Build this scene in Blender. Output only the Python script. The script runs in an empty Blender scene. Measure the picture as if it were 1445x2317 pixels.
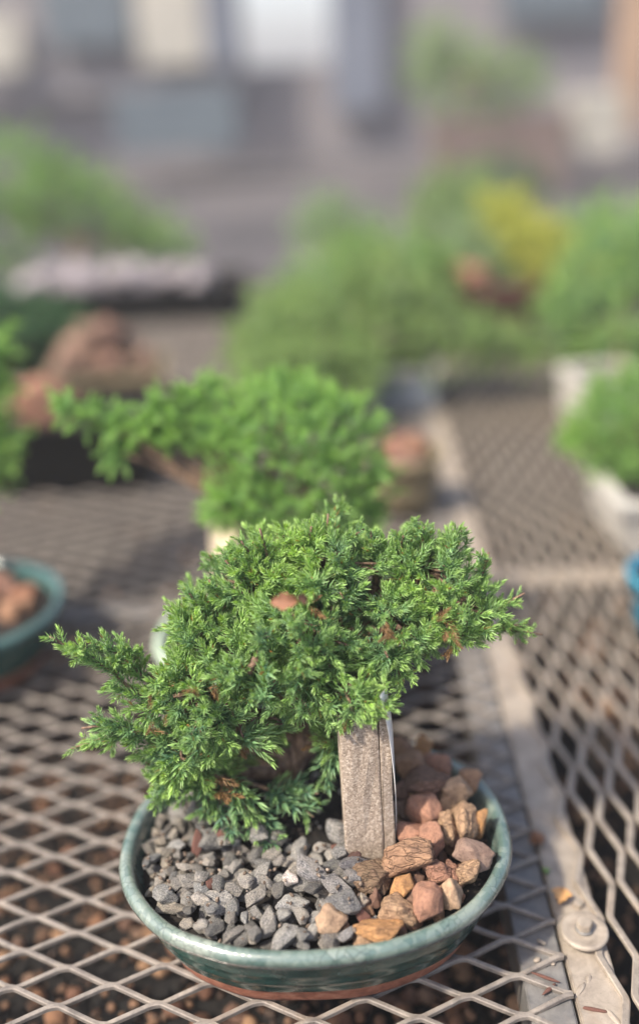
import bpy, bmesh, math, random
import numpy as np
from mathutils import Vector, Matrix, noise

# ------------------------------------------------------------------ camera, sky, sun, exposure
sc = bpy.context.scene
F_PX, PITCH, ROLL, CAM_H = 2345.0, math.radians(23.78), math.radians(-3.03), 0.4224
IMG_W, IMG_H = 1445.0, 2317.0
HAZE = 0.017
FOCUS, FSTOP = 0.504, 1.6
SUN_DIR = Vector((-0.52, -0.36, 0.76)).normalized()      # towards the sun
SUN_STRENGTH, SKY_STRENGTH, EXPOSURE = 3.7, 0.15, 1.15

cp, sp, cr, sr = math.cos(PITCH), math.sin(PITCH), math.cos(ROLL), math.sin(ROLL)
down = Vector((0, -sp, -cp)); fwd = Vector((0, cp, -sp)); rx = Vector((1, 0, 0))
right = rx * cr - down * sr
up = -(rx * sr + down * cr)
cam_d = bpy.data.cameras.new('camera'); cam = bpy.data.objects.new('camera', cam_d)
sc.collection.objects.link(cam); sc.camera = cam
M = Matrix.Identity(4)
for i in range(3):
    M[i][0], M[i][1], M[i][2] = right[i], up[i], -fwd[i]
M.translation = Vector((0, 0, CAM_H)); cam.matrix_world = M
cam_d.sensor_fit = 'VERTICAL'; cam_d.sensor_height = 36.0; cam_d.lens = 36.0 * F_PX / IMG_H
cam_d.clip_start = 0.01; cam_d.clip_end = 500
cam_d.dof.use_dof = True; cam_d.dof.focus_distance = FOCUS; cam_d.dof.aperture_fstop = FSTOP

world = bpy.data.worlds.new('World'); sc.world = world; world.use_nodes = True
wn = world.node_tree; wn.nodes.clear()
sky = wn.nodes.new('ShaderNodeTexSky'); sky.sky_type = 'NISHITA'; sky.sun_disc = False
sky.sun_elevation = math.asin(SUN_DIR.z); sky.sun_rotation = math.atan2(SUN_DIR.x, SUN_DIR.y)
sky.dust_density = 3.0; sky.air_density = .75; sky.ozone_density = .4
bgn = wn.nodes.new('ShaderNodeBackground'); bgn.inputs[1].default_value = SKY_STRENGTH
wo = wn.nodes.new('ShaderNodeOutputWorld')
wn.links.new(sky.outputs[0], bgn.inputs[0]); wn.links.new(bgn.outputs[0], wo.inputs[0])

sun_d = bpy.data.lights.new('sun', 'SUN'); sun = bpy.data.objects.new('sun', sun_d); sc.collection.objects.link(sun)
sun_d.energy = SUN_STRENGTH; sun_d.angle = math.radians(3.0); sun_d.color = (1.0, 0.91, 0.77)
sun.rotation_euler = SUN_DIR.to_track_quat('Z', 'Y').to_euler(); sun.location = (-2, 0, 3)

sc.view_settings.view_transform = 'Standard'; sc.view_settings.look = 'None'
sc.view_settings.gamma = 1.0; sc.view_settings.exposure = EXPOSURE
sc.view_settings.use_curve_mapping = False
sc.render.engine = 'CYCLES'; sc.cycles.use_denoising = True
sc.cycles.max_bounces = 8; sc.cycles.transparent_max_bounces = 4

# ------------------------------------------------------------------ helpers
rng = np.random.default_rng(7); random.seed(7); noise.seed_set(7)
COL = sc.collection.objects
INCH = 0.0254
MESH_YAW = math.radians(-2.02)

def ray(x, y):
    a, b = x - IMG_W / 2, y - IMG_H / 2
    xi, yi = a * cr + b * sr, -a * sr + b * cr
    return Vector((xi / F_PX, cp, -sp)) + Vector((0, sp, cp)) * (-yi / F_PX)
def atz(x, y, z=0.0):                    # point of the photograph on the level z
    r = ray(x, y); t = (z - CAM_H) / r.z
    return Vector((0, 0, CAM_H)) + r * t
def aty(x, y, Y):                        # point of the photograph at the distance Y
    r = ray(x, y); return Vector((0, 0, CAM_H)) + r * (Y / r.y)
def depth(p): return p[1] * cp - (p[2] - CAM_H) * sp
def mm_per_px(p): return depth(p) / F_PX
def table(u, v, z=0.0):                  # bench axes in inches -> world
    c, s = math.cos(MESH_YAW), math.sin(MESH_YAW)
    return Vector(((u * c - v * s) * INCH, (u * s + v * c) * INCH, z))

def link(name, me, mat=None, parent=None):
    o = bpy.data.objects.new(name, me); COL.link(o)
    if mat is not None and me is not None and not me.materials: me.materials.append(mat)
    if parent is not None: o.parent = parent
    return o
def empty(name, loc=(0, 0, 0), rz=0.0):
    o = bpy.data.objects.new(name, None); COL.link(o); o.location = loc; o.rotation_euler = (0, 0, rz)
    o.empty_display_size = 0.02
    return o
def tag(o, label=None, cat=None, group=None, kind=None):
    if label: o['label'] = label
    if cat: o['category'] = cat
    if group: o['group'] = group
    if kind: o['kind'] = kind
    return o
def mesh_np(name, V, Fq, smooth=False, attr=None):      # V (n,3), Fq (m,k) with one k
    me = bpy.data.meshes.new(name)
    V = np.ascontiguousarray(V, np.float32); Fq = np.ascontiguousarray(Fq, np.int32)
    n, k = Fq.shape
    me.vertices.add(len(V)); me.vertices.foreach_set('co', V.ravel())
    me.loops.add(n * k); me.loops.foreach_set('vertex_index', Fq.ravel())
    me.polygons.add(n); me.polygons.foreach_set('loop_start', np.arange(0, n * k, k, dtype=np.int32))
    me.polygons.foreach_set('use_smooth', np.full(n, smooth, bool))
    if attr is not None:
        a = me.color_attributes.new('tint', 'FLOAT_COLOR', 'POINT')
        C = np.ones((len(V), 4), np.float32); C[:, :3] = attr
        a.data.foreach_set('color', C.ravel())
    me.update(calc_edges=True); me.validate()
    return me
def mesh_pd(name, V, Fa, smooth=False):
    me = bpy.data.meshes.new(name); me.from_pydata([tuple(v) for v in V], [], Fa)
    if smooth: me.polygons.foreach_set('use_smooth', [True] * len(me.polygons))
    me.update(); return me
def bm_mesh(name, bm, smooth=False):
    me = bpy.data.meshes.new(name); bm.to_mesh(me); bm.free()
    if smooth: me.polygons.foreach_set('use_smooth', [True] * len(me.polygons))
    return me

def tube(path, radii, segs=8, jitter=0.0, seed=0, cap=True):
    P = np.array([tuple(p) for p in path], float); n = len(P)
    T = np.gradient(P, axis=0); T /= np.linalg.norm(T, axis=1)[:, None] + 1e-12
    ref = np.array([0.3, 0.2, 1.0]); rs = np.random.default_rng(seed)
    V = []
    for i in range(n):
        t = T[i]; a = np.cross(t, ref)
        if np.linalg.norm(a) < 1e-3: a = np.cross(t, [1, 0, 0])
        a /= np.linalg.norm(a); b = np.cross(t, a)
        for k in range(segs):
            w = 2 * math.pi * k / segs
            r = radii[i] * (1 + jitter * (rs.random() - 0.5))
            V.append(P[i] + r * (math.cos(w) * a + math.sin(w) * b))
    Fc = []
    for i in range(n - 1):
        for k in range(segs):
            k2 = (k + 1) % segs
            Fc.append((i * segs + k, i * segs + k2, (i + 1) * segs + k2, (i + 1) * segs + k))
    if cap:
        Fc.append(tuple(range(segs))[::-1]); Fc.append(tuple((n - 1) * segs + k for k in range(segs)))
    return V, Fc
def tubes_mesh(name, items):
    V, Fc = [], []
    for path, radii, segs, jit, seed in items:
        v, f = tube(path, radii, segs, jit, seed); o = len(V)
        V += v; Fc += [tuple(i + o for i in q) for q in f]
    return mesh_pd(name, V, Fc, True)
def bezier(a, b, c, n=8):
    a, b, c = Vector(a), Vector(b), Vector(c)
    return [a * (1 - t) ** 2 + b * (2 * t * (1 - t)) + c * t * t for t in np.linspace(0, 1, n)]
def bevel_box(name, sx, sy, sz, bev, segs=2, jitter=0.0):
    bm = bmesh.new(); bmesh.ops.create_cube(bm, size=1)
    for v in bm.verts: v.co = Vector((v.co.x * sx, v.co.y * sy, (v.co.z + .5) * sz))
    bmesh.ops.bevel(bm, geom=bm.edges[:], offset=bev, segments=segs, affect='EDGES', profile=.6)
    if jitter:
        bmesh.ops.triangulate(bm, faces=bm.faces[:])
        bmesh.ops.subdivide_edges(bm, edges=[e for e in bm.edges if e.calc_length() > bev * 3], cuts=3, use_grid_fill=True)
        for v in bm.verts: v.co += noise.noise_vector(v.co * 160) * jitter
    return bm_mesh(name, bm)

# ------------------------------------------------------------------ materials
def mat(name):
    m = bpy.data.materials.new(name); m.use_nodes = True
    nt = m.node_tree; b = nt.nodes['Principled BSDF']
    return m, nt, b
def nd(nt, t, **kw):
    n = nt.nodes.new(t)
    for k, v in kw.items():
        if isinstance(k, str) and k.startswith('i_'): n.inputs[k[2:].replace('_', ' ')].default_value = v
        else: setattr(n, k, v)
    return n
def ramp(nt, fac, stops, interp='LINEAR'):
    r = nt.nodes.new('ShaderNodeValToRGB'); r.color_ramp.interpolation = interp
    e = r.color_ramp.elements
    while len(e) < len(stops): e.new(0.5)
    for k, (p, c) in enumerate(stops):
        e[k].position = p; e[k].color = (*c, 1) if len(c) == 3 else c
    nt.links.new(fac, r.inputs[0]); return r.outputs[0]
def noise_n(nt, scale, detail=4, rough=.55, dist=0.0, vec=None):
    n = nd(nt, 'ShaderNodeTexNoise'); n.inputs['Scale'].default_value = scale
    n.inputs['Detail'].default_value = detail; n.inputs['Roughness'].default_value = rough
    n.inputs['Distortion'].default_value = dist
    if vec is not None: nt.links.new(vec, n.inputs['Vector'])
    return n.outputs[0]
def mixc(nt, fac, a, b, mode='MIX'):
    m = nt.nodes.new('ShaderNodeMix'); m.data_type = 'RGBA'; m.blend_type = mode
    for s, v in ((0, fac), (6, a), (7, b)):
        if isinstance(v, (int, float)): m.inputs[s].default_value = v
        elif isinstance(v, tuple): m.inputs[s].default_value = (*v, 1)
        else: nt.links.new(v, m.inputs[s])
    return m.outputs[2]
def bump(nt, b, h, strength=.4, dist=.001):
    n = nd(nt, 'ShaderNodeBump'); n.inputs['Strength'].default_value = strength; n.inputs['Distance'].default_value = dist
    nt.links.new(h, n.inputs['Height']); nt.links.new(n.outputs[0], b.inputs['Normal']); return n
def objco(nt): return nd(nt, 'ShaderNodeTexCoord').outputs['Object']
def geopos(nt): return nd(nt, 'ShaderNodeNewGeometry').outputs['Position']

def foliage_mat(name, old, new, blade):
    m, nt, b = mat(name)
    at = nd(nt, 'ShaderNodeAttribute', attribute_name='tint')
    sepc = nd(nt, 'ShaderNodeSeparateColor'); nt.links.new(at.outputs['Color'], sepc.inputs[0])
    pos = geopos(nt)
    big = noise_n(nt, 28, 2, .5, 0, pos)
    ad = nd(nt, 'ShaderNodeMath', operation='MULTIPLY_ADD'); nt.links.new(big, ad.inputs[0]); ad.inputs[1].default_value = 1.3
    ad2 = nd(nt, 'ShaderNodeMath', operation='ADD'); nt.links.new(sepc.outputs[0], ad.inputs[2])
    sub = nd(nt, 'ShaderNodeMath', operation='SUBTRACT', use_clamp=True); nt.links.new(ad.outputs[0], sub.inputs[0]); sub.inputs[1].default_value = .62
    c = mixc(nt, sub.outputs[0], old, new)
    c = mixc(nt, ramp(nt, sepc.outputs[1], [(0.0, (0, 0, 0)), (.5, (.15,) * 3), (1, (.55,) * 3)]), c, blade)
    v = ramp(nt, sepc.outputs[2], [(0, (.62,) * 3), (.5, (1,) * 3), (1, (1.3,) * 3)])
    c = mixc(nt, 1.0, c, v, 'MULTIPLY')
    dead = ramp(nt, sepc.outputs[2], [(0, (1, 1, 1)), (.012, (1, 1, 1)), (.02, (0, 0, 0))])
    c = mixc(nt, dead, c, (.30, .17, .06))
    nt.links.new(c, b.inputs['Base Color'])
    b.inputs['Roughness'].default_value = .48; b.inputs['Specular IOR Level'].default_value = .35
    tr = nd(nt, 'ShaderNodeBsdfTranslucent'); tc = mixc(nt, 1.0, c, (1.5, 1.45, .55), 'MULTIPLY'); nt.links.new(tc, tr.inputs[0])
    mx = nd(nt, 'ShaderNodeMixShader'); mx.inputs[0].default_value = .30
    out = nt.nodes['Material Output']
    nt.links.new(b.outputs[0], mx.inputs[1]); nt.links.new(tr.outputs[0], mx.inputs[2]); nt.links.new(mx.outputs[0], out.inputs[0])
    return m
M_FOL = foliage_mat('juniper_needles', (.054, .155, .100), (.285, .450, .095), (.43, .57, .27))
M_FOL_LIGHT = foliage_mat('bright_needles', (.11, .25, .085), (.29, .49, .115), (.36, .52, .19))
M_FOL_YG = foliage_mat('yellow_green_needles', (.13, .23, .095), (.27, .38, .13), (.28, .38, .16))
M_FOL_DARK = foliage_mat('dark_needles', (.035, .10, .06), (.07, .17, .06), (.10, .2, .10))
M_FOL_PALE = foliage_mat('pale_leaves', (.16, .26, .14), (.28, .38, .22), (.34, .42, .28))
M_FOL_YEL = foliage_mat('yellow_leaves', (.20, .27, .06), (.52, .52, .10), (.58, .58, .17))
M_FOL_DEAD = foliage_mat('dead_needles', (.15, .085, .04), (.24, .14, .065), (.28, .18, .09))

def bark_mat():
    m, nt, b = mat('bark'); co = objco(nt)
    mp = nd(nt, 'ShaderNodeMapping'); mp.inputs['Scale'].default_value = (1, 1, .25); nt.links.new(co, mp.inputs[0])
    n = noise_n(nt, 420, 5, .65, .6, mp.outputs[0])
    nt.links.new(ramp(nt, n, [(.3, (.05, .032, .022)), (.52, (.17, .105, .07)), (.72, (.33, .23, .16))]), b.inputs['Base Color'])
    b.inputs['Roughness'].default_value = .9; bump(nt, b, n, .8, .0015); return m
M_BARK = bark_mat()

def gravel_mat():
    m, nt, b = mat('grey_gravel'); co = objco(nt); info = nd(nt, 'ShaderNodeObjectInfo')
    add = nd(nt, 'ShaderNodeVectorMath', operation='ADD'); nt.links.new(co, add.inputs[0])
    sc_ = nd(nt, 'ShaderNodeVectorMath', operation='SCALE'); nt.links.new(info.outputs['Location'], sc_.inputs[0]); sc_.inputs['Scale'].default_value = 37.0
    nt.links.new(sc_.outputs[0], add.inputs[1])
    fine = noise_n(nt, 9.0, 8, .78, .3, add.outputs[0]); big = noise_n(nt, 1.3, 3, .5, .4, add.outputs[0])
    c = ramp(nt, fine, [(.36, (.03, .033, .037)), (.45, (.13, .135, .145)), (.53, (.27, .27, .275)), (.66, (.60, .59, .57))])
    c = mixc(nt, ramp(nt, big, [(.42, (0, 0, 0)), (.7, (.7,) * 3)]), c, mixc(nt, .6, c, (.42, .40, .36)))
    c = mixc(nt, 1.0, c, info.outputs['Color'], 'MULTIPLY'); c = mixc(nt, 1.0, c, (1.18, 1.11, 1.02), 'MULTIPLY')
    nt.links.new(c, b.inputs['Base Color']); b.inputs['Roughness'].default_value = .85; b.inputs['Specular IOR Level'].default_value = .3
    bump(nt, b, fine, 1.0, .0022); return m
M_GRAVEL = gravel_mat()

def lava_mat():
    m, nt, b = mat('lava_rock'); co = objco(nt); info = nd(nt, 'ShaderNodeObjectInfo')
    big = noise_n(nt, 2.0, 4, .6, .5, co); fine = noise_n(nt, 6.5, 8, .75, .2, co)
    mp = nd(nt, 'ShaderNodeMapping'); mp.inputs['Scale'].default_value = (1.2, 3.4, 1.6); mp.inputs['Rotation'].default_value = (.4, .3, .5); nt.links.new(co, mp.inputs[0])
    warp = nd(nt, 'ShaderNodeVectorMath', operation='ADD'); nt.links.new(mp.outputs[0], warp.inputs[0])
    nn = nd(nt, 'ShaderNodeTexNoise'); nn.inputs['Scale'].default_value = 2.5; nn.inputs['Detail'].default_value = 3; nt.links.new(co, nn.inputs['Vector'])
    nt.links.new(nn.outputs['Color'], warp.inputs[1])
    vor = nd(nt, 'ShaderNodeTexVoronoi', feature='DISTANCE_TO_EDGE'); vor.inputs['Scale'].default_value = 1.35; nt.links.new(warp.outputs[0], vor.inputs['Vector'])
    crack = ramp(nt, vor.outputs['Distance'], [(0, (0, 0, 0)), (.05, (.5,) * 3), (.12, (1,) * 3)])
    msk = ramp(nt, info.outputs['Alpha'], [(.0, (0, 0, 0)), (1, (1, 1, 1))])
    c = mixc(nt, ramp(nt, big, [(.35, (0, 0, 0)), (.68, (1, 1, 1))]), info.outputs['Color'], mixc(nt, .55, info.outputs['Color'], (.17, .10, .075)))
    c = mixc(nt, ramp(nt, fine, [(.38, (.55,) * 3), (.5, (.0,) * 3)]), c, mixc(nt, .7, c, (.07, .04, .03)))
    c = mixc(nt, ramp(nt, fine, [(.56, (.0,) * 3), (.72, (.55,) * 3)]), c, (.50, .34, .22))
    cm = mixc(nt, msk, (1.0, 1.0, 1.0), crack)
    c = mixc(nt, 1.0, c, mixc(nt, .45, (1.0, 1.0, 1.0), cm), 'MULTIPLY')
    nt.links.new(c, b.inputs['Base Color']); b.inputs['Roughness'].default_value = .88; b.inputs['Specular IOR Level'].default_value = .25
    h = mixc(nt, .7, fine, cm, 'MULTIPLY'); bump(nt, b, h, 1.0, .0022); return m
M_LAVA = lava_mat()

def glaze_mat(name, deep, mid, pale, spot=.5, rough=.12):
    m, nt, b = mat(name); co = objco(nt)
    n = noise_n(nt, 24, 4, .55, .3, co)
    wv = nd(nt, 'ShaderNodeVectorMath', operation='MULTIPLY_ADD'); nn = nd(nt, 'ShaderNodeTexNoise'); nn.inputs['Scale'].default_value = 90
    nt.links.new(co, nn.inputs['Vector']); nt.links.new(nn.outputs['Color'], wv.inputs[0]); wv.inputs[1].default_value = (.006,) * 3; nt.links.new(co, wv.inputs[2])
    vor = nd(nt, 'ShaderNodeTexVoronoi', feature='DISTANCE_TO_EDGE'); vor.inputs['Scale'].default_value = 235; nt.links.new(wv.outputs[0], vor.inputs['Vector'])
    vc = nd(nt, 'ShaderNodeTexVoronoi'); vc.inputs['Scale'].default_value = 235; nt.links.new(wv.outputs[0], vc.inputs['Vector'])
    sepc = nd(nt, 'ShaderNodeSeparateColor'); nt.links.new(vc.outputs['Color'], sepc.inputs[0])
    c = ramp(nt, n, [(.3, deep), (.5, mid), (.68, pale)])
    c = mixc(nt, .35, c, mixc(nt, sepc.outputs[0], deep, pale))
    crack = ramp(nt, vor.outputs['Distance'], [(0, (1, 1, 1)), (.05, (.35,) * 3), (.11, (0, 0, 0))])
    msk = noise_n(nt, 30, 2, .5, 0, co)
    ck = mixc(nt, 1.0, crack, ramp(nt, msk, [(.42, (.04,) * 3), (.62, (.7,) * 3)]), 'MULTIPLY')
    c = mixc(nt, ck, c, (deep[0] * .35, deep[1] * .35, deep[2] * .35))
    sp_ = noise_n(nt, 900, 2, .5, 0, co)
    c = mixc(nt, ramp(nt, sp_, [(.70, (0, 0, 0)), (.74, (spot,) * 3)]), c, (.02, .03, .03))
    nt.links.new(c, b.inputs['Base Color']); b.inputs['IOR'].default_value = 1.6
    rr = ramp(nt, noise_n(nt, 60, 5, .6, 0, co), [(.3, (rough,) * 3), (.75, (rough + .22,) * 3)])
    nt.links.new(rr, b.inputs['Roughness'])
    b.inputs['Coat Weight'].default_value = .6; b.inputs['Coat Roughness'].default_value = .14
    h = mixc(nt, .5, noise_n(nt, 130, 3, .5, 0, co), mixc(nt, 1.0, (1.0, 1.0, 1.0), crack, 'SUBTRACT')); bump(nt, b, h, .12, .0010)
    return m
M_GLAZE = glaze_mat('green_glaze', (.006, .034, .031), (.013, .062, .053), (.030, .105, .085))
M_RIM = glaze_mat('pale_rim_glaze', (.040, .078, .070), (.098, .148, .132), (.26, .29, .25), .5, .09)
M_LIP = glaze_mat('bare_lip', (.035, .022, .016), (.07, .045, .032), (.10, .08, .06))
M_GLAZE_PALE = glaze_mat('celadon_glaze', (.20, .30, .22), (.34, .44, .33), (.48, .55, .42))
M_GLAZE_DULL = glaze_mat('dull_green_glaze', (.02, .06, .058), (.045, .10, .095), (.08, .15, .14))
M_GLAZE_BLUE = glaze_mat('blue_glaze', (.012, .11, .19), (.02, .19, .30), (.05, .28, .38))
M_GLAZE_SLATE = glaze_mat('slate_glaze', (.08, .10, .13), (.15, .18, .22), (.24, .27, .31))

def simple_mat(name, stops, scale, rough=.8, bstr=.3, bdist=.001, metal=0.0, detail=6, co='obj', nrough=.6):
    m, nt, b = mat(name); c_ = objco(nt) if co == 'obj' else geopos(nt)
    n = noise_n(nt, scale, detail, nrough, .2, c_)
    nt.links.new(ramp(nt, n, stops), b.inputs['Base Color']); b.inputs['Roughness'].default_value = rough; b.inputs['Metallic'].default_value = metal
    if bstr: bump(nt, b, n, bstr, bdist)
    return m
M_TERRA = simple_mat('terracotta', [(.3, (.16, .055, .03)), (.5, (.28, .10, .055)), (.7, (.36, .16, .10))], 160, .85, .4, .0008)
M_SOIL = simple_mat('potting_soil', [(.35, (.006, .005, .004)), (.55, (.018, .013, .010)), (.75, (.05, .035, .025))], 330, .95, 1.0, .004, detail=8, nrough=.75)
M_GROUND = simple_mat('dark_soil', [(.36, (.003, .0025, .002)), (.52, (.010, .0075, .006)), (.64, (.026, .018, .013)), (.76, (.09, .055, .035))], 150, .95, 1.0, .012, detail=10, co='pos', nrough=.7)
M_PATH = simple_mat('pale_gravel_path', [(.34, (.032, .030, .033)), (.5, (.055, .050, .054)), (.66, (.086, .075, .075))], 1.6, .95, .2, .01, detail=8, co='pos', nrough=.7)
M_WHITE = simple_mat('white_paint', [(.3, (.62, .62, .60)), (.7, (.78, .77, .74))], 5, .5, 0)
M_OFFWHITE = simple_mat('off_white_ceramic', [(.3, (.34, .32, .29)), (.7, (.46, .44, .40))], 30, .4, .1)
M_CREAM = simple_mat('cream_board', [(.3, (.62, .50, .34)), (.7, (.78, .66, .47))], 90, .75, .2)
M_BLACK = simple_mat('black_plastic', [(.3, (.0025, .0026, .0025)), (.7, (.005, .0052, .005))], 60, .8, .1)
M_MAROON = simple_mat('maroon_clay', [(.3, (.07, .025, .02)), (.7, (.14, .05, .04))], 40, .6, .1)
M_PLANTER = simple_mat('brown_planter', [(.3, (.10, .07, .06)), (.7, (.16, .115, .10))], 12, .8, 0)
M_OLIVE = simple_mat('olive_brown_clay', [(.3, (.13, .105, .06)), (.7, (.24, .19, .11))], 40, .6, .1)
M_SLATE = simple_mat('slate_blue_boards', [(.3, (.085, .10, .135)), (.7, (.14, .155, .195))], 3, .7, 0)
M_TEAL = simple_mat('dark_teal_paint', [(.3, (.055, .075, .095)), (.7, (.085, .11, .13))], 3, .6, 0)
M_ORANGE = simple_mat('orange_wood', [(.3, (.42, .22, .08)), (.7, (.58, .33, .14))], 9, .7, 0)
M_POST = simple_mat('tan_post_wood', [(.3, (.24, .155, .10)), (.7, (.34, .23, .155))], 6, .8, 0)
M_DRYLEAF = simple_mat('dry_leaf', [(.3, (.15, .065, .035)), (.7, (.30, .14, .075))], 130, .7, .3)
M_CHIP = simple_mat('red_bark_chip', [(.3, (.05, .02, .015)), (.5, (.13, .055, .04)), (.7, (.24, .12, .09))], 260, .85, .6)
M_TAG = simple_mat('white_plastic_tag', [(.3, (.62, .60, .57)), (.7, (.76, .74, .70))], 120, .45, .05)
M_PERLITE = simple_mat('pale_grit', [(.3, (.30, .27, .22)), (.7, (.55, .51, .45))], 500, .9, .3)

def slab_mat():
    m, nt, b = mat('grainy_slab'); co = objco(nt)
    g = noise_n(nt, 1500, 3, .7, 0, co); mp = nd(nt, 'ShaderNodeMapping'); mp.inputs['Scale'].default_value = (1, 1, .22); nt.links.new(co, mp.inputs[0]); mid = noise_n(nt, 190, 6, .65, .5, mp.outputs[0])
    v = nd(nt, 'ShaderNodeTexVoronoi'); v.inputs['Scale'].default_value = 1150; nt.links.new(co, v.inputs['Vector'])
    sepc = nd(nt, 'ShaderNodeSeparateColor'); nt.links.new(v.outputs['Color'], sepc.inputs[0])
    c = ramp(nt, sepc.outputs[0], [(0, (.16, .115, .08)), (.35, (.28, .215, .16)), (.7, (.38, .305, .24)), (1, (.58, .485, .395))])
    c = mixc(nt, .35, c, ramp(nt, g, [(.35, (.09, .065, .05)), (.65, (.48, .42, .36))]))
    c = mixc(nt, ramp(nt, mid, [(.35, (.5,) * 3), (.6, (0,) * 3)]), c, mixc(nt, .6, c, (.15, .10, .07)))
    nt.links.new(c, b.inputs['Base Color']); b.inputs['Roughness'].default_value = .9
    bump(nt, b, mixc(nt, .5, sepc.outputs[0], mid), .5, .0006); return m
M_SLAB = slab_mat()

def metal_mat(name, dark, mid, light, rust=.35):
    m, nt, b = mat(name); pos = geopos(nt)
    n = noise_n(nt, 95, 8, .72, .4, pos); f = noise_n(nt, 620, 5, .75, 0, pos); r = noise_n(nt, 26, 5, .6, .4, pos)
    c = ramp(nt, n, [(.3, dark), (.5, mid), (.7, light)])
    c = mixc(nt, ramp(nt, r, [(.55, (0, 0, 0)), (.75, (rust,) * 3)]), c, (.24, .15, .09))
    c = mixc(nt, ramp(nt, f, [(.62, (0, 0, 0)), (.74, (.8,) * 3)]), c, (.055, .045, .04))
    nt.links.new(c, b.inputs['Base Color']); b.inputs['Metallic'].default_value = .25
    nt.links.new(ramp(nt, n, [(.3, (.5,) * 3), (.7, (.75,) * 3)]), b.inputs['Roughness'])
    bump(nt, b, f, .35, .0005); return m
M_STEEL = metal_mat('galvanised_steel', (.105, .092, .082), (.205, .178, .156), (.315, .275, .235))
M_STEEL_TAN = metal_mat('dusty_tan_steel', (.18, .15, .122), (.295, .25, .204), (.40, .345, .285), .45)
M_STEEL_GREY = metal_mat('grey_flat_bar', (.10, .097, .095), (.155, .148, .142), (.21, .20, .188), .3)

# ------------------------------------------------------------------ the setting: ground and path
def grid_sheet(name, x0, x1, y0, y1, z, n, amp, sc_):
    xs = np.linspace(x0, x1, n); ys = np.linspace(y0, y1, n)
    V = [(x, y, z + (amp * noise.noise(Vector((x * sc_, y * sc_, 0))) if amp else 0)) for y in ys for x in xs]
    Fq = [(j * n + i, j * n + i + 1, (j + 1) * n + i + 1, (j + 1) * n + i) for j in range(n - 1) for i in range(n - 1)]
    return mesh_np(name, np.array(V), np.array(Fq), True)
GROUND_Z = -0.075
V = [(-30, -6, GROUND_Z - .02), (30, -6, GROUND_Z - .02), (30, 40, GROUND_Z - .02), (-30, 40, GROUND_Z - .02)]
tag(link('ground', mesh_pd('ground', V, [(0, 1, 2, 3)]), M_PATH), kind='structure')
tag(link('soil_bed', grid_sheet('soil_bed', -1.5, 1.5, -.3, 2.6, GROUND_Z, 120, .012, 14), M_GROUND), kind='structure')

# ------------------------------------------------------------------ rock meshes
def rock_mesh(name, seed, subdiv=3, planes=12, soft=0.0, rough=.05, freq=2.0, stretch=(1, 1, 1), pits=0.0):
    r_ = np.random.default_rng(seed)
    bm = bmesh.new(); bmesh.ops.create_icosphere(bm, subdivisions=subdiv, radius=1)
    P = np.array([v.co[:] for v in bm.verts]); D = P / np.linalg.norm(P, axis=1)[:, None]
    N = r_.normal(size=(planes, 3)); N /= np.linalg.norm(N, axis=1)[:, None]
    d = r_.uniform(.62, 1.0, planes) if soft > .045 else r_.uniform(.55, .92, planes)
    for a_ in range(planes):
        for _ in range(30):
            q_ = N[:a_] @ N[a_]
            if a_ and q_.max() > .55: N[a_] = r_.normal(size=3); N[a_] /= np.linalg.norm(N[a_])
            else: break
    dots = D @ N.T
    R = np.where(dots > .05, d / np.maximum(dots, .05), 9)
    if soft > 0:
        R = np.clip(R, 0, 2.2); r = -soft * np.log(np.exp(-R / soft).sum(1) + math.exp(-1.15 / soft))
    else: r = np.minimum(R.min(1), 1.15)
    off = Vector((seed * 3.7, seed * 1.3, 0))
    for i, v in enumerate(bm.verts):
        dv = Vector(D[i]); k = 1 + rough * noise.noise(dv * freq + off) + rough * .45 * noise.noise(dv * freq * 3.1 + off)
        if pits:
            k -= pits * max(0, noise.noise(dv * 5.0 + off * 2) - .15)
            e_ = Vector((dv.x * 2.2, dv.y * 5.5, dv.z * 3.2)) + noise.noise_vector(dv * 2 + off) * .8
            k -= pits * .55 * max(0, .30 - abs(noise.noise(e_ + off))) ** 1.5 * 4 + pits * .10 * noise.noise(dv * 11 + off)
        p = dv * (r[i] * k); v.co = Vector((p.x * stretch[0], p.y * stretch[1], p.z * stretch[2]))
    return bm_mesh(name, bm, True)

GRAVEL_VAR = [rock_mesh('gravel_stone', 100 + k, 4, 13 + k % 5, .0, .06, 2.6) for k in range(16)]
for me in GRAVEL_VAR: me.materials.append(M_GRAVEL)
PEBBLE_VAR = [rock_mesh('lava_pebble', 300 + k, 2, 9, .08, .12, 1.8) for k in range(8)]
for me in PEBBLE_VAR: me.materials.append(M_LAVA)

# soil crumbs and lava pebbles on the bed under the bench
LAVA_COLS = [(.30, .155, .085), (.36, .19, .105), (.24, .12, .075), (.42, .25, .14), (.20, .115, .08), (.33, .21, .14)]
def bed_z(x, y): return GROUND_Z + .012 * noise.noise(Vector((x * 14, y * 14, 0)))
def scatter_stuff(name, var, n, area, smin, smax, cols_mat):
    Vs, Fs, o = [], [], 0
    base = []
    for me in var:
        v = np.zeros(len(me.vertices) * 3); me.vertices.foreach_get('co', v); t = np.zeros(len(me.polygons) * 3, np.int32)
        me.polygons.foreach_get('vertices', t); base.append((v.reshape(-1, 3), t.reshape(-1, 3)))
    for i in range(n):
        x = rng.uniform(area[0], area[1]); y = rng.uniform(area[2], area[3]); s = rng.uniform(smin, smax)
        v, t = base[i % len(base)]
        e = Matrix.Rotation(rng.uniform(0, 6.28), 3, Vector(rng.normal(size=3)).normalized())
        Vs.append((v * s) @ np.array(e).T + np.array([x, y, bed_z(x, y) + s * .35])); Fs.append(t + o); o += len(v)
    return link(name, mesh_np(name, np.concatenate(Vs), np.concatenate(Fs), True), cols_mat)
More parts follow.
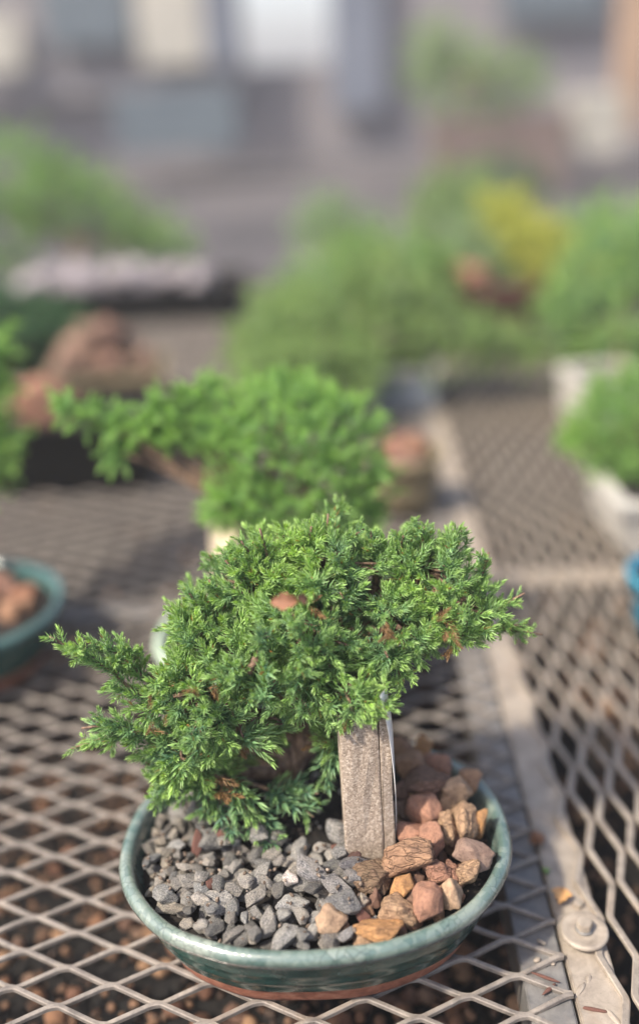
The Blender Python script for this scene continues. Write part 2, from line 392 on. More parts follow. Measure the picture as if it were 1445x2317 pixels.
CRUMB = [rock_mesh('crumb', 400 + k, 1, 7, .1, .2, 1.8) for k in range(5)]
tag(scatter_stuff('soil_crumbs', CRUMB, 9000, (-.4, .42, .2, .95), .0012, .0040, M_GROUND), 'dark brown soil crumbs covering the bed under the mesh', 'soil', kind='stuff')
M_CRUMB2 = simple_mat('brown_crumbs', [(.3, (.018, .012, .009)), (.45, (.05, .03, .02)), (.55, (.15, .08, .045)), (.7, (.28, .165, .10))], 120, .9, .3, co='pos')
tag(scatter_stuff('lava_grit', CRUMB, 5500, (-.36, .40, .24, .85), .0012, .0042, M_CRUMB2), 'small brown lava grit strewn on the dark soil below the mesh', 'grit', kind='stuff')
for i in range(290):
    x = rng.uniform(-.20, .24) ; y = rng.uniform(.22, .85) if i < 170 else rng.uniform(.6, 1.1)
    x *= (.6 + y); s = rng.uniform(.0028, .0062) * (1 if rng.random() < .85 else 1.4)
    if i >= 200:
        g_ = atz(rng.uniform(0, 1300), rng.uniform(2030, 2330) if i < 270 else rng.uniform(1750, 2317), GROUND_Z + .004); x, y = g_.x, g_.y; s = rng.uniform(.0042, .0078)
    o = link('lava_pebble', PEBBLE_VAR[i % 8]); o.location = (x, y, bed_z(x, y) + s * .45)
    o.scale = (s * rng.uniform(.8, 1.25), s, s * rng.uniform(.65, .95)); o.rotation_euler = rng.uniform(0, 6.28, 3)
    c = LAVA_COLS[int(rng.integers(6))]; k = rng.uniform(.95, 1.5); o.color = (c[0] * k, c[1] * k, c[2] * k, .2)
    tag(o, 'small brown lava pebble on the dark soil under the bench mesh', 'pebble', 'lava pebbles on the soil under the bench')

# ------------------------------------------------------------------ the bench
bench = empty('mesh_bench', table(3.85, 14, GROUND_Z)); bench.rotation_euler = (0, 0, MESH_YAW)
tag(bench, 'weathered steel bench of expanded metal mesh panels under all the pots', 'bench')
BINV = Matrix.Translation(bench.location) @ Matrix.Rotation(MESH_YAW, 4, 'Z'); BINV.invert()
def to_bench(me): me.transform(BINV); return me

PHI = [0, .03, .06, .10, .15, .3, .5, .66, .74, .80, .85, .90, .95]
def gphi(p):
    p = abs(p); p = 2 - p if p > 1 else p
    return min(1, max(0, (p - .04) / .83))
def gsm(p):
    w = .035 + .115 * p * p
    return sum(gphi(p + k * w / 4) for k in range(-4, 5)) / 9
GP1 = [gsm(p) for p in PHI]
GP2 = [sum(abs(abs(p + k * .02) if p + k * .02 <= 1 else 2 - p - k * .02) for k in range(-4, 5)) / 9 for p in PHI]
def expanded_mesh(name, along, t0, t1, c0, c1, lo, hi, w, h, lift, off, clip=None, twist=0.0, GP=None):
    GP = GP or GP1
    """strands t0..t1; columns c0..c1 in half-LWD units. along='u': strands run across; 'v': strands run away."""
    SW = .923
    Vs, Fs = [], []
    for t in range(t0, t1):
        pts = []
        for c in range(c0, c1):
            crest_first = (c - t) % 2 == 0
            for k, p in enumerate(PHI):
                q = 1 - GP[k] if crest_first else GP[k]
                pts.append((c + p, (t - 1) / 2 * SW + w / INCH / 2 + q * (SW / 2 - w / INCH), q))
        ring_prev = None
        P = np.array(pts)
        x = P[:, 0] + off[0]; y = P[:, 1] + off[1]; q = P[:, 2]
        tx = np.gradient(x); ty = np.gradient(y); ln = np.hypot(tx, ty); nx, ny = -ty / ln, tx / ln
        keep = (x >= lo) & (x <= hi)
        idx = np.where(keep)[0]
        if len(idx) < 2: continue
        o = len(Vs); first = True; n_r = 0
        for i in idx:
            zc = lift * (q[i] - 1) * 2
            tw = twist
            wob = .0003 * noise.noise(Vector((x[i] * 1.7, y[i] * 1.7, t * .3)))
            # hexagonal-ish section: bottom two, side two, chamfered top two
            ws, ch = w / INCH / 2, w / INCH * .16
            for a, z in ((-ws, -h), (-ws, -h * .18), (-ws + ch, 0), (ws - ch, 0), (ws, -h * .18), (ws, -h)):
                zz = zc + z + wob + tw * a * INCH
                X, Y = x[i] + nx[i] * a, y[i] + ny[i] * a
                if along == 'u': Vs.append(table(X, Y, zz))
                else: Vs.append(table(-Y, X, zz))
            n_r += 1
        for r in range(n_r - 1):
            for k in range(6):
                k2 = (k + 1) % 6
                Fs.append((o + r * 6 + k, o + r * 6 + k2, o + (r + 1) * 6 + k2, o + (r + 1) * 6 + k))
        Fs.append(tuple(o + k for k in range(6))); Fs.append(tuple(o + (n_r - 1) * 6 + 5 - k for k in range(6)))
    return mesh_pd(name, Vs, Fs)
U0, V0 = -7.107, 14.993
me = expanded_mesh('mesh_panel', 'u', -18, 150, -26, 12, -34, 3.86, .0025, .0025, .0013, (U0, V0))
link('mesh_panel', to_bench(me), M_STEEL, bench)
# right-hand panel: the same mesh turned a quarter
me = expanded_mesh('mesh_panel', 'v', -64, -8, 8, 82, 10.4, 84, .0040, .0024, .0010, (.40, -.305), twist=.30, GP=GP2)
link('mesh_panel', to_bench(me), M_STEEL_TAN, bench)
def bar(name, u0, u1, v0, v1, z0, z1, m, bev=.0008, ang=None):
    bm = bmesh.new(); bmesh.ops.create_cube(bm, size=1)
    for v in bm.verts:
        p = table(u0 + (v.co.x + .5) * (u1 - u0), v0 + (v.co.y + .5) * (v1 - v0), z0 + (v.co.z + .5) * (z1 - z0)); v.co = p
    bmesh.ops.bevel(bm, geom=bm.edges[:], offset=bev, segments=2, affect='EDGES')
    return link(name, to_bench(bm_mesh(name, bm)), m, bench)
bar('flat_bar', 2.98, 3.83, 8, 84, -.0072, -.0042, M_STEEL_GREY)
bar('angle_leg', 2.98, 3.10, 8, 84, -.034, -.0074, M_STEEL_GREY)
bar('flat_bar', 3.90, 4.78, 8, 84, -.0060, -.0030, M_STEEL_TAN)
bar('angle_leg', 3.90, 4.02, 8, 84, -.034, -.0062, M_STEEL_TAN)
for v_ in (30.0, 58.0): bar('cross_bar', -34, 2.96, v_, v_ + 1.1, -.0105, -.0048, M_STEEL_GREY)
for v_ in (31.5, 58.0): bar('cross_bar', 4.8, 30, v_, v_ + 1.1, -.0105, -.0060, M_STEEL_TAN)
for u_ in (-33.0, 2.99, 4.1, 29):
    for v_ in (8.3, 82): bar('leg', u_, u_ + .5, v_, v_ + .5, GROUND_Z - .02, -.0345, M_STEEL_GREY)
# washer and bolts on the seam
def lathe(name, prof, n=32, smooth=True):
    V, Fc = [], []
    for i in range(n):
        a = 2 * math.pi * i / n
        for r, z in prof: V.append((r * math.cos(a), r * math.sin(a), z))
    k = len(prof)
    for i in range(n):
        j = (i + 1) % n
        for s in range(k - 1): Fc.append((i * k + s, j * k + s, j * k + s + 1, i * k + s + 1))
    Fc.append(tuple(i * k for i in range(n))[::-1]); Fc.append(tuple(i * k + k - 1 for i in range(n)))
    return mesh_pd(name, V, Fc, smooth)
def hexbolt(name, r, h, fl):
    bm = bmesh.new(); bmesh.ops.create_cone(bm, segments=6, radius1=r, radius2=r, depth=h, cap_ends=True)
    for v in bm.verts: v.co.z += h / 2
    bmesh.ops.bevel(bm, geom=bm.edges[:], offset=r * .1, segments=2, affect='EDGES')
    me = bm_mesh(name, bm)
    return me
wp = atz(1320.4, 2110.8, 0.001)
wz = .0012
wash = link('washer', lathe('washer', [(.0055, 0.0), (.0118, -.0002), (.0124, .0006), (.0122, .0018), (.0110, .0026), (.0085, .0012), (.004, .0015), (.0005, .0019)], 40), M_STEEL_TAN, bench)
wash.matrix_local = BINV @ Matrix.Translation(Vector((wp.x, wp.y, wz))) @ Matrix.Rotation(.05, 4, 'X')
fl = lathe('bolt_flange', [(.0047, 0), (.0047, .0005), (.0030, .0010), (.0002, .0010)], 24)
b1 = link('bolt', hexbolt('bolt', .0042, .0042, 0), M_STEEL_TAN, bench); b1.matrix_local = BINV @ Matrix.Translation(Vector((wp.x, wp.y + .0006, wz + .0027))) @ Matrix.Rotation(.4, 4, 'Z')
bf = link('bolt_flange', fl, M_STEEL_GREY, bench); bf.matrix_local = BINV @ Matrix.Translation(Vector((wp.x, wp.y + .0006, wz + .0019)))
wq = atz(1316, 2041, 0.0)
b2 = link('bolt', hexbolt('bolt', .0030, .0030, 0), M_STEEL_TAN, bench); b2.matrix_local = BINV @ Matrix.Translation(Vector((wq.x - .002, wq.y, -.003)))
def weld(px_, py_, rz, l, w):
    me = rock_mesh('weld_bead', int(px_), 3, 14, .08, .25, 2.5); o = link('weld_bead', me, M_STEEL_TAN, bench)
    p = atz(px_, py_, -.0032); o.matrix_local = BINV @ Matrix.Translation(p) @ Matrix.Rotation(rz, 4, 'Z') @ Matrix.Diagonal((l, w, w * .55, 1))
weld(1310, 2240, .9, .0055, .0017); weld(1330, 2215, 1.2, .003, .0016); weld(1385, 2300, 2.0, .006, .0018); weld(1213, 2172, .3, .0022, .0014); weld(1250, 2180, 0, .0018, .0012); weld(1222, 2130, -.8, .0030, .0013)
# ------------------------------------------------------------------ pots
def outline(a, b, n_exp, N):
    P = []
    for i in range(N):
        t = 2 * math.pi * i / N; c, s = math.cos(t), math.sin(t)
        P.append((a * math.copysign(abs(c) ** (2 / n_exp), c), b * math.copysign(abs(s) ** (2 / n_exp), s)))
    P = np.array(P)
    # resample evenly
    Q = np.vstack([P, P[:1]]); L = np.r_[0, np.cumsum(np.linalg.norm(np.diff(Q, axis=0), axis=1))]
    t = np.linspace(0, L[-1], N, endpoint=False); P = np.stack([np.interp(t, L, Q[:, 0]), np.interp(t, L, Q[:, 1])], 1)
    T = np.roll(P, -1, 0) - np.roll(P, 1, 0); T /= np.linalg.norm(T, axis=1)[:, None]
    return P, np.stack([-T[:, 1], T[:, 0]], 1)          # inward normals (ccw)
def sweep(name, P, Nn, prof, close_first=False, close_last=False, wob=0.0):
    n, k = len(P), len(prof); V, Fc = [], []
    for i in range(n):
        for s, (off, z) in enumerate(prof):
            w = wob * noise.noise(Vector((P[i][0] * 30, P[i][1] * 30, z * 20))) if wob else 0
            V.append((P[i][0] + Nn[i][0] * (off + w), P[i][1] + Nn[i][1] * (off + w), z + w * .5))
    for i in range(n):
        j = (i + 1) % n
        for s in range(k - 1): Fc.append((i * k + s, j * k + s, j * k + s + 1, i * k + s + 1))
    if close_first: Fc.append(tuple(i * k for i in range(n))[::-1])
    if close_last: Fc.append(tuple(i * k + k - 1 for i in range(n)))
    return mesh_pd(name, V, Fc, True)
def oval_pot(name, loc, rz, a, b, ex, m_body, m_rim, m_foot, s=1.0, N=120, wob=.0008):
    root = empty(name, loc, rz); P, Nn = outline(a, b, ex, N)
    rim = [(.0050, .0425), (.0030, .0430), (.0010, .0436), (.0000, .0452), (-.0002, .0470), (.0003, .0487), (.0015, .0502), (.0033, .0508), (.0050, .0505), (.0064, .0494), (.0073, .0476), (.0079, .0450), (.0092, .0400), (.0125, .0330), (.0150, .0260)]
    body = [(.0056, .0427), (.0062, .0418), (.0058, .0408), (.0046, .0402), (.0044, .0392), (.0049, .0382), (.0054, .0366), (.0062, .0340), (.0072, .0312), (.0074, .0304), (.0080, .0296), (.0092, .0258), (.0104, .0226), (.0107, .0218), (.0114, .0210), (.0126, .0183), (.0138, .0156), (.0150, .0130), (.0154, .0122)]
    foot = [(.0156, .0130), (.0160, .0120), (.0166, .0104), (.0178, .0076), (.0194, .0032), (.0206, .0008), (.0226, .0002), (.030, .0002)]
    sc3 = lambda pr: [(o * s, z * s) for o, z in pr]
    link('body', sweep('body', P, Nn, sc3(body), wob=wob), m_body, root)
    link('rim', sweep('rim', P, Nn, sc3(rim), wob=wob), m_rim, root)
    link('lip_line', sweep('lip_line', P, Nn, sc3([(.0048, .0424), (.0030, .0427), (.0012, .0433), (.0004, .0439), (.0012, .0440), (.0048, .0430)]), wob=wob), M_LIP, root)
    link('foot', sweep('foot', P, Nn, sc3(foot), close_last=True, wob=wob), m_foot, root)
    return root
POT = Vector((-0.0112, 0.4285, 0.0012)); POT_RZ = math.radians(1.0); PA, PB, PEX = .1010, .0835, 2.22
pot = oval_pot('glazed_pot', POT, POT_RZ, PA, PB, PEX, M_GLAZE, M_RIM, M_TERRA)
tag(pot, 'oval green crackle-glazed bonsai pot with pale rim in the foreground', 'pot')
def pot_local(x, y):
    c, s = math.cos(-POT_RZ), math.sin(-POT_RZ); x -= POT.x; y -= POT.y
    return x * c - y * s, x * s + y * c
def pot_in(x, y, off):                       # >0 inside the pot's inner oval shrunk by off
    lx, ly = pot_local(x, y); a, b = PA - off, PB - off
    return 1 - (abs(lx / a) ** PEX + abs(ly / b) ** PEX)
# soil in the pot
SOIL_Z = .0405
P, Nn = outline(PA - .0108, PB - .0108, PEX, 80)
Vv, Fc = [], []
rings = np.linspace(1, 0.04, 22)
def soil_h(x, y):
    lx, ly = x - POT.x, y - POT.y
    return SOIL_Z + .004 * noise.noise(Vector((x * 60, y * 60, 1))) + .0022 * noise.noise(Vector((x * 220, y * 220, 5))) + .009 * math.exp(-((x + .015) ** 2 + (y - .475) ** 2) / .0011)
for r in rings:
    for p in P:
        x, y = POT.x + p[0] * r, POT.y + p[1] * r; Vv.append((x, y, soil_h(x, y)))
for i in range(len(rings) - 1):
    for k in range(80):
        k2 = (k + 1) % 80; Fc.append((i * 80 + k, i * 80 + k2, (i + 1) * 80 + k2, (i + 1) * 80 + k))
Fc.append(tuple((len(rings) - 1) * 80 + k for k in range(80)))
tag(link('potting_soil', mesh_pd('potting_soil', Vv, Fc, True), M_SOIL), 'dark potting soil around the juniper trunk in the green pot', 'soil', kind='stuff')

# ------------------------------------------------------------------ slab and plant tag in the pot
SB = atz(838, 1948, .046); SW_, SD_, SH_ = .0250, .0150, .0945
slab = empty('stone_slab', (SB.x, SB.y + SD_ / 2 - .001, .036))
slab.rotation_euler = (math.radians(-2.0), math.radians(-.4), math.radians(3))
tag(slab, 'upright grey-brown grainy slab with a vertical crack standing in the pot', 'slab')
me = bevel_box('main_block', SW_ * .765, SD_, SH_, .0012, 2, .0009); o = link('main_block', me, M_SLAB, slab); o.location = (-SW_ * .117, 0, 0)
me = bevel_box('thin_layer', SW_ * .228, SD_ * .97, SH_ * 1.0, .0010, 2, .0010); o = link('thin_layer', me, M_SLAB, slab); o.location = (SW_ * .385, .0002, -.0008)
tp = [aty(866, 1566, .411), aty(881, 1640, .413), aty(890, 1730, .416), aty(895, 1820, .418), aty(894, 1905, .420)]
Vv, Fc = [], []
ts = np.linspace(0, 1, 24)
def catmull(P, t):
    n = len(P) - 1; x = min(t * n, n - 1e-6); i = int(x); f = x - i
    p0, p1, p2, p3 = P[max(i - 1, 0)], P[i], P[i + 1], P[min(i + 2, n)]
    return .5 * ((2 * p1) + (p2 - p0) * f + (2 * p0 - 5 * p1 + 4 * p2 - p3) * f * f + (3 * p1 - p0 - 3 * p2 + p3) * f ** 3)
for t in ts:
    p = catmull(tp, t); ang = math.radians(60 + 27 * min(1, t * 1.7)); hw = .0036 * (1 if t < .55 else 1 - (t - .55) * .9)
    d = Vector((math.cos(ang), math.sin(ang), 0)); nrm = Vector((-d.y, d.x, 0)) * .00022
    Vv += [p - d * hw - nrm, p + d * hw - nrm, p + d * hw + nrm, p - d * hw + nrm]
for i in range(len(ts) - 1):
    for k in range(4):
        k2 = (k + 1) % 4; Fc.append((i * 4 + k, i * 4 + k2, i * 4 + 4 + k2, i * 4 + 4 + k))
Fc += [(3, 2, 1, 0), tuple((len(ts) - 1) * 4 + k for k in range(4))]
tag(link('plant_tag', mesh_pd('plant_tag', Vv, Fc, True), M_TAG), 'thin curved white plastic plant tag seen edge-on beside the slab', 'tag')

# ------------------------------------------------------------------ lava rocks in the pot, placed one by one
B_, R_, T_, O_, G_, D_, L_ = (.43, .255, .155), (.47, .245, .165), (.56, .365, .225), (.62, .33, .14), (.36, .25, .20), (.27, .16, .115), (.60, .41, .27)
ROCKS = [  # px, py, w, h, z, colour, crack, label
 (956, 1829, 78, 82, .062, R_, 0, 'smooth reddish-brown rock with a sharp ridge right of the plant tag'),
 (924, 1937, 112, 78, .060, B_, 1, 'largest deeply wrinkled brown rock touching the right foot of the slab'),
 (924, 1884, 66, 56, .057, R_, 0, 'dull red rock behind the largest wrinkled rock'),
 (978, 1907, 50, 72, .057, R_, 0, 'upright rust-red rock right behind the largest wrinkled rock'),
 (1010, 1872, 38, 68, .058, T_, 1, 'narrow tan cracked rock between the smooth red rock and the tall orange one'),
 (1050, 1864, 56, 92, .058, T_, 1, 'tall orange-tan cracked rock by the right rim'),
 (1086, 1858, 28, 64, .056, O_, 0, 'thin orange-tan rock wedged against the right rim'),
 (1067, 1930, 86, 62, .056, G_, 0, 'grey-brown wedge-shaped rock under the tall orange one'),
 (1061, 1977, 50, 50, .053, T_, 1, 'small rounded cracked tan rock touching the right rim'),
 (984, 1967, 66, 48, .054, R_, 1, 'red-brown wrinkled rock below the largest rock'),
 (1022, 1980, 32, 50, .050, R_, 1, 'small red-brown sliver left of the small rounded tan rock'),
 (911, 2006, 56, 52, .053, O_, 0, 'bright orange broken rock below the largest wrinkled rock'),
 (836, 1974, 92, 50, .055, (.24, .165, .105), 1, 'olive-brown wrinkled rock lying at the front foot of the slab'),
 (858, 2008, 50, 52, .050, (.21, .14, .09), 1, 'brown rock under the olive-brown wrinkled one'),
 (901, 2058, 82, 62, .051, T_, 1, 'lumpy tan rock near the front right rim'),
 (971, 2041, 64, 78, .053, R_, 0, 'rounded reddish rock with a cracked cap near the front right rim'),
 (1018, 2022, 50, 66, .052, L_, 0, 'pinkish-tan angular rock at the right front rim'),
 (852, 2103, 106, 30, .049, O_, 1, 'long flat orange-tan rock lying along the front rim'),
 (746, 2086, 66, 66, .050, L_, 0, 'pale tan wedge rock among grey gravel near the front rim'),
 (930, 1733, 69, 58, 0.066, B_, 0, 'brown rock near the back of the pile beside the plant tag'),
 (990, 1735, 58, 56, 0.063, R_, 0, 'rusty rock near the back rim of the pot'),
 (911, 1697, 47, 56, 0.063, B_, 0, 'rearmost brown rock beside the plant tag'),
 (955, 1690, 40, 52, 0.062, O_, 0, 'rearmost orange rock at the back rim'),
 (962, 1774, 112, 49, 0.066, D_, 1, 'long dark brown folded rock behind the smooth red one'),
 (1029, 1787, 67, 58, 0.063, L_, 0, 'pale tan rock near the right back rim'),
 (1014, 1818, 52, 52, .056, T_, 0, 'tan rock under the pale one by the right back rim'),
 (1058, 1769, 49, 54, 0.060, B_, 0, 'brown-orange rock leaning on the right back rim'),
 (908, 1792, 34, 47, 0.064, D_, 0, 'small dark rock squeezed beside the plant tag'),
 (911, 1832, 44, 54, .055, G_, 0, 'dark grey rock beside the plant tag under the smooth red rock'),
 (848, 2036, 30, 40, .050, (.26, .15, .11), 0, 'small brown upright rock left of the lumpy tan one'),
 (801, 1946, 34, 38, .053, (.10, .055, .05), 0, 'dark purple-brown chip at the left foot of the slab'),
 (818, 2041, 32, 34, .051, (.52, .46, .38), 0, 'small whitish rock between grey gravel and lava rocks'),
 (1040, 1905, 46, 46, .050, D_, 0, 'dark rock in the gap under the tall orange rock'),
 (940, 2000, 40, 46, .048, D_, 0, 'dark rock in the gap behind the bright orange one'),
 (1000, 2000, 40, 40, .048, B_, 0, 'brown rock in the gap above the pinkish-tan one'),
 (965, 1862, 46, 40, .050, D_, 0, 'dark rock in the gap under the smooth red rock'),
 (890, 1960, 36, 40, .049, D_, 0, 'dark rock half hidden under the largest wrinkled rock'),
 (935, 2030, 34, 44, .049, (.30, .18, .13), 0, 'narrow brown rock between the lumpy tan and rounded red rocks'),
 (775, 2090, 30, 26, .047, B_, 0, 'small brown rock right of the pale tan wedge'),
]
for k, (x, y, w, h, z, c, crk, lab) in enumerate(ROCKS):
    p = atz(x, y, z); s = mm_per_px(p)
    me = rock_mesh('lava_rock', 700 + k * 3, 4, 9 + k % 6, .035 if crk else .012, .12 if crk else .09, 1.9, (1, 1, 1), .14 if crk else .07)
    co_ = np.zeros(len(me.vertices) * 3); me.vertices.foreach_get('co', co_); co_ = co_.reshape(-1, 3); ext = (co_.max(0) - co_.min(0)) / 2
    o = link('lava_rock', me, M_LAVA); o.location = p
    s *= 1.14; o.scale = (w * s / 2 / ext[0], max(w, h) * s * .5 * .85 / ext[1], h * s / 2 / ext[2])
    o.rotation_euler = (math.radians(-24) + rng.uniform(-.15, .15), rng.uniform(-.15, .15), rng.uniform(-.15, .15))
    o.color = (*c, float(crk)); tag(o, lab, 'rock', 'lava rocks in the green pot')

LVAR = [rock_mesh('lava_rock', 1200 + k, 3, 11, .04, .09, 1.8, (1, 1, 1), .08) for k in range(7)]
for me in LVAR: me.materials.append(M_LAVA)
nf = 0; fill_xy = []
for _ in range(4000):
    x, y = rng.uniform(.0, .095), rng.uniform(.35, .51); r = rng.uniform(.0042, .0068)
    if nf >= 62: break
    if pot_in(x, y, .0105 + r * .8) < 0 or (x < .036 and y > .392) or x < .004 + (.40 - y) * .1: continue
    if any((x - a_) ** 2 + (y - b_) ** 2 < (.8 * (r + c_)) ** 2 for a_, b_, c_ in fill_xy): continue
    fill_xy.append((x, y, r)); nf += 1
    o = link('lava_rock', LVAR[nf % 7]); o.location = (x, y, .0425 + r * .4); o.scale = (r * 1.15, r, r * .85); o.rotation_euler = rng.uniform(0, 6, 3)
    c = (B_, R_, T_, D_, R_)[nf % 5]; o.color = (*c, .4); tag(o, 'small lava rock filling the gaps between the larger ones at right', 'rock', 'small lava rocks between the larger ones')
# ------------------------------------------------------------------ grey gravel, dropped on a height map
GX0, GY0, GS = -.125, .33, .001; HM = np.full((200, 230), .040)
for j in range(200):
    for i in range(230): HM[j, i] = soil_h(GX0 + i * GS, GY0 + j * GS) - .001
gx = GX0 + np.arange(230) * GS; gy = GY0 + np.arange(200) * GS; GXX, GYY = np.meshgrid(gx, gy)
slab_c = Vector((slab.location.x, slab.location.y))
def gravel_ok(x, y, r, layer):
    if pot_in(x, y, .0105 + r * .85) < 0: return False
    if x > .004 and y > .395: return False                                  # slab and lava side
    if x > -.004 + (y - .36) * .25: return False if y < .41 else (x < .008)
    if ((x + .009) / .034) ** 2 + ((y - .463) / .043) ** 2 < 1: return False  # bare soil by the trunk
    if y > .455 and x > -.05: return False
    return y < .50
def add_gravel(x, y, r, col, label, group, flat=None, var=None, zoff=0.0):
    rz = rng.uniform(0, 6.28); a = r * rng.uniform(1.0, 1.65); b = r * rng.uniform(.7, 1.05); c = r * (flat or rng.uniform(.45, .85))
    cx, sx = math.cos(rz), math.sin(rz); lx = (GXX - x) * cx + (GYY - y) * sx; ly = -(GXX - x) * sx + (GYY - y) * cx
    q = (lx / a) ** 2 + (ly / b) ** 2; m = q < 1
    z = np.percentile(HM[m], 72) + c * .52
    HM[m] = np.maximum(HM[m], (z + c * .85 * np.sqrt(1 - q))[m])
    o = link('gravel_stone', GRAVEL_VAR[int(rng.integers(16)) if var is None else var]); o.location = (x, y, z + zoff)
    o.scale = (a, b, c); o.rotation_euler = (rng.uniform(-.45, .45), rng.uniform(-.45, .45), rz); o.color = (*col, 1)
    tag(o, label, 'stone', group); return o
GL, GG = 'small angular speckled grey stone in the gravel of the green pot', 'grey gravel stones in the green pot'
placed = []; tries = 0
def ptest(x, y, r, k):
    return all((x - a) ** 2 + (y - b) ** 2 > (k * (r + c)) ** 2 for a, b, c in placed)
for layer, (cnt, k) in enumerate(((170, .76), (215, .68))):
    placed = []; n = 0; tries = 0
    while n < cnt and tries < 9000:
        tries += 1
        x = rng.uniform(-.112, .02); y = rng.uniform(.345, .50)
        small = x < -.07 and y > .40
        r = rng.uniform(.0030, .0054) if small else (rng.uniform(.0036, .0062) if rng.random() < .6 else rng.uniform(.0058, .0084))
        if layer == 0: r *= .9
        if not gravel_ok(x, y, r, layer) or not ptest(x, y, r, k): continue
        placed.append((x, y, r)); n += 1
        v = rng.uniform(.52, 1.12) if rng.random() < .8 else rng.uniform(1.1, 1.5); wv = rng.uniform(-.04, .05); sun_tint = .10 if x < -.075 and rng.random() < .4 else 0  # some leftmost stones get a warm tint: sunlight put into their colour
        add_gravel(x, y, r, (v * (1 + wv + sun_tint), v * (1 + sun_tint * .4), v * (1 - wv - sun_tint * .6)), GL, GG)
p = atz(655, 2005, .05); add_gravel(p.x, p.y, .0052, (2.3, 2.15, 2.15), 'white quartz-like stone standing out in the middle of the grey gravel', GG, .8)
p = atz(850, 2070, .05); add_gravel(p.x, p.y, .0075, (1.5, 1.5, 1.5), 'pale grey stone among lava rocks above the flat orange rock', GG, .7)
p = atz(784, 2060, .05); add_gravel(p.x, p.y, .0085, (.7, .72, .76), 'dark grey slanted stone right of the pale tan wedge rock', GG, .6)
p = atz(785, 2113, .049); add_gravel(p.x, p.y, .004, (1.1, 1.1, 1.15), 'small grey stone against the front rim beside the flat orange rock', GG, .8)
p = atz(765, 1905, .048); add_gravel(p.x, p.y, .0075, (.85, .87, .9), 'pointed grey stone left of the foot of the slab', GG, 1.2, None, .002)
p = atz(770, 1945, .048); add_gravel(p.x, p.y, .0062, (1.0, 1.02, 1.05), 'grey stone in front of the pointed one by the slab', GG, .9)
p = atz(700, 2000, .05); add_gravel(p.x, p.y, .007, (.9, .9, .95), GL, GG)
p = atz(760, 2020, .05); add_gravel(p.x, p.y, .006, (.8, .8, .85), GL, GG)
p = atz(800, 2010, .049); add_gravel(p.x, p.y, .0055, (.7, .7, .75), GL, GG)
p = atz(800, 2000, .045); add_gravel(p.x, p.y, .006, (.6, .6, .66), GL, GG)
fin = []
base = []
for me in CRUMB:
    v = np.zeros(len(me.vertices) * 3); me.vertices.foreach_get('co', v); t = np.zeros(len(me.polygons) * 3, np.int32); me.polygons.foreach_get('vertices', t); base.append((v.reshape(-1, 3), t.reshape(-1, 3)))
Vs, Fs, o_ = [], [], 0
while len(Vs) < 900:
    x, y = rng.uniform(-.11, .095), rng.uniform(.345, .51)
    if pot_in(x, y, .012) < 0: continue
    hz = HM[min(199, int((y - GY0) / GS)), min(229, max(0, int((x - GX0) / GS)))]
    if hz > .0475 and rng.random() < .75: continue
    s_ = rng.uniform(.0004, .0013); v, t = base[len(Vs) % 5]
    e = np.array(Matrix.Rotation(rng.uniform(0, 6.28), 3, Vector(rng.normal(size=3)).normalized()))
    Vs.append((v * s_ * np.array([1.6, 1, .8])) @ e.T + np.array([x, y, hz + s_ * .3])); Fs.append(t + o_); o_ += len(v)
M_FINES = simple_mat('soil_fines', [(.35, (.03, .022, .016)), (.5, (.10, .07, .05)), (.65, (.26, .21, .17))], 260, .95, 0, co='pos')
tag(link('gravel_fines', mesh_np('gravel_fines', np.concatenate(Vs), np.concatenate(Fs), True), M_FINES), 'brown dust and crumbs caught between the stones in the green pot', 'grit', kind='stuff')
# bark chips and pale grit
def chip(px_, py_, z, l, w, rz, tilt, lab, m=M_CHIP):
    me = rock_mesh('bark_chip', int(px_), 3, 10, .03, .12, 2.0); o = link('bark_chip', me, m); o.location = atz(px_, py_, z)
    o.scale = (w, w * .35, l); o.rotation_euler = (math.radians(-35), tilt, rz); tag(o, lab, 'bark chip', 'bark chips in the green pot')
chip(447, 1910, .052, .0070, .0030, .2, .28, 'upright dark red bark chip in the grey gravel at left')
chip(690, 1965, .052, .0035, .0040, .5, .9, 'small dark red bark chip in the middle of the gravel')
chip(765, 1925, .050, .0030, .0060, .3, 1.2, 'reddish bark sliver in front of the dark soil')
chip(505, 1893, .054, .0040, .0025, .3, -.5, 'reddish bark sliver below the lowest juniper shoots')
chip(820, 2075, .049, .0060, .0030, .3, -.4, 'dark maroon bark chip beside the pale grey stone')
chip(480, 2000, .053, .0030, .0045, .3, .9, 'brownish bark flake in the left part of the gravel')
for k in range(46):
    x = rng.uniform(-.045, .012); y = rng.uniform(.425, .50)
    o = link('grit_grain', CRUMB[k % 5]); o.location = (x, y, soil_h(x, y) + .0006); s = rng.uniform(.0006, .0019); o.scale = (s, s * 1.2, s * .8); o.rotation_euler = rng.uniform(0, 6, 3)
    tag(o, 'tiny pale grit grain on the dark potting soil', 'grit', 'grit grains on the potting soil')
for me in CRUMB: me.materials.clear(); me.materials.append(M_PERLITE)

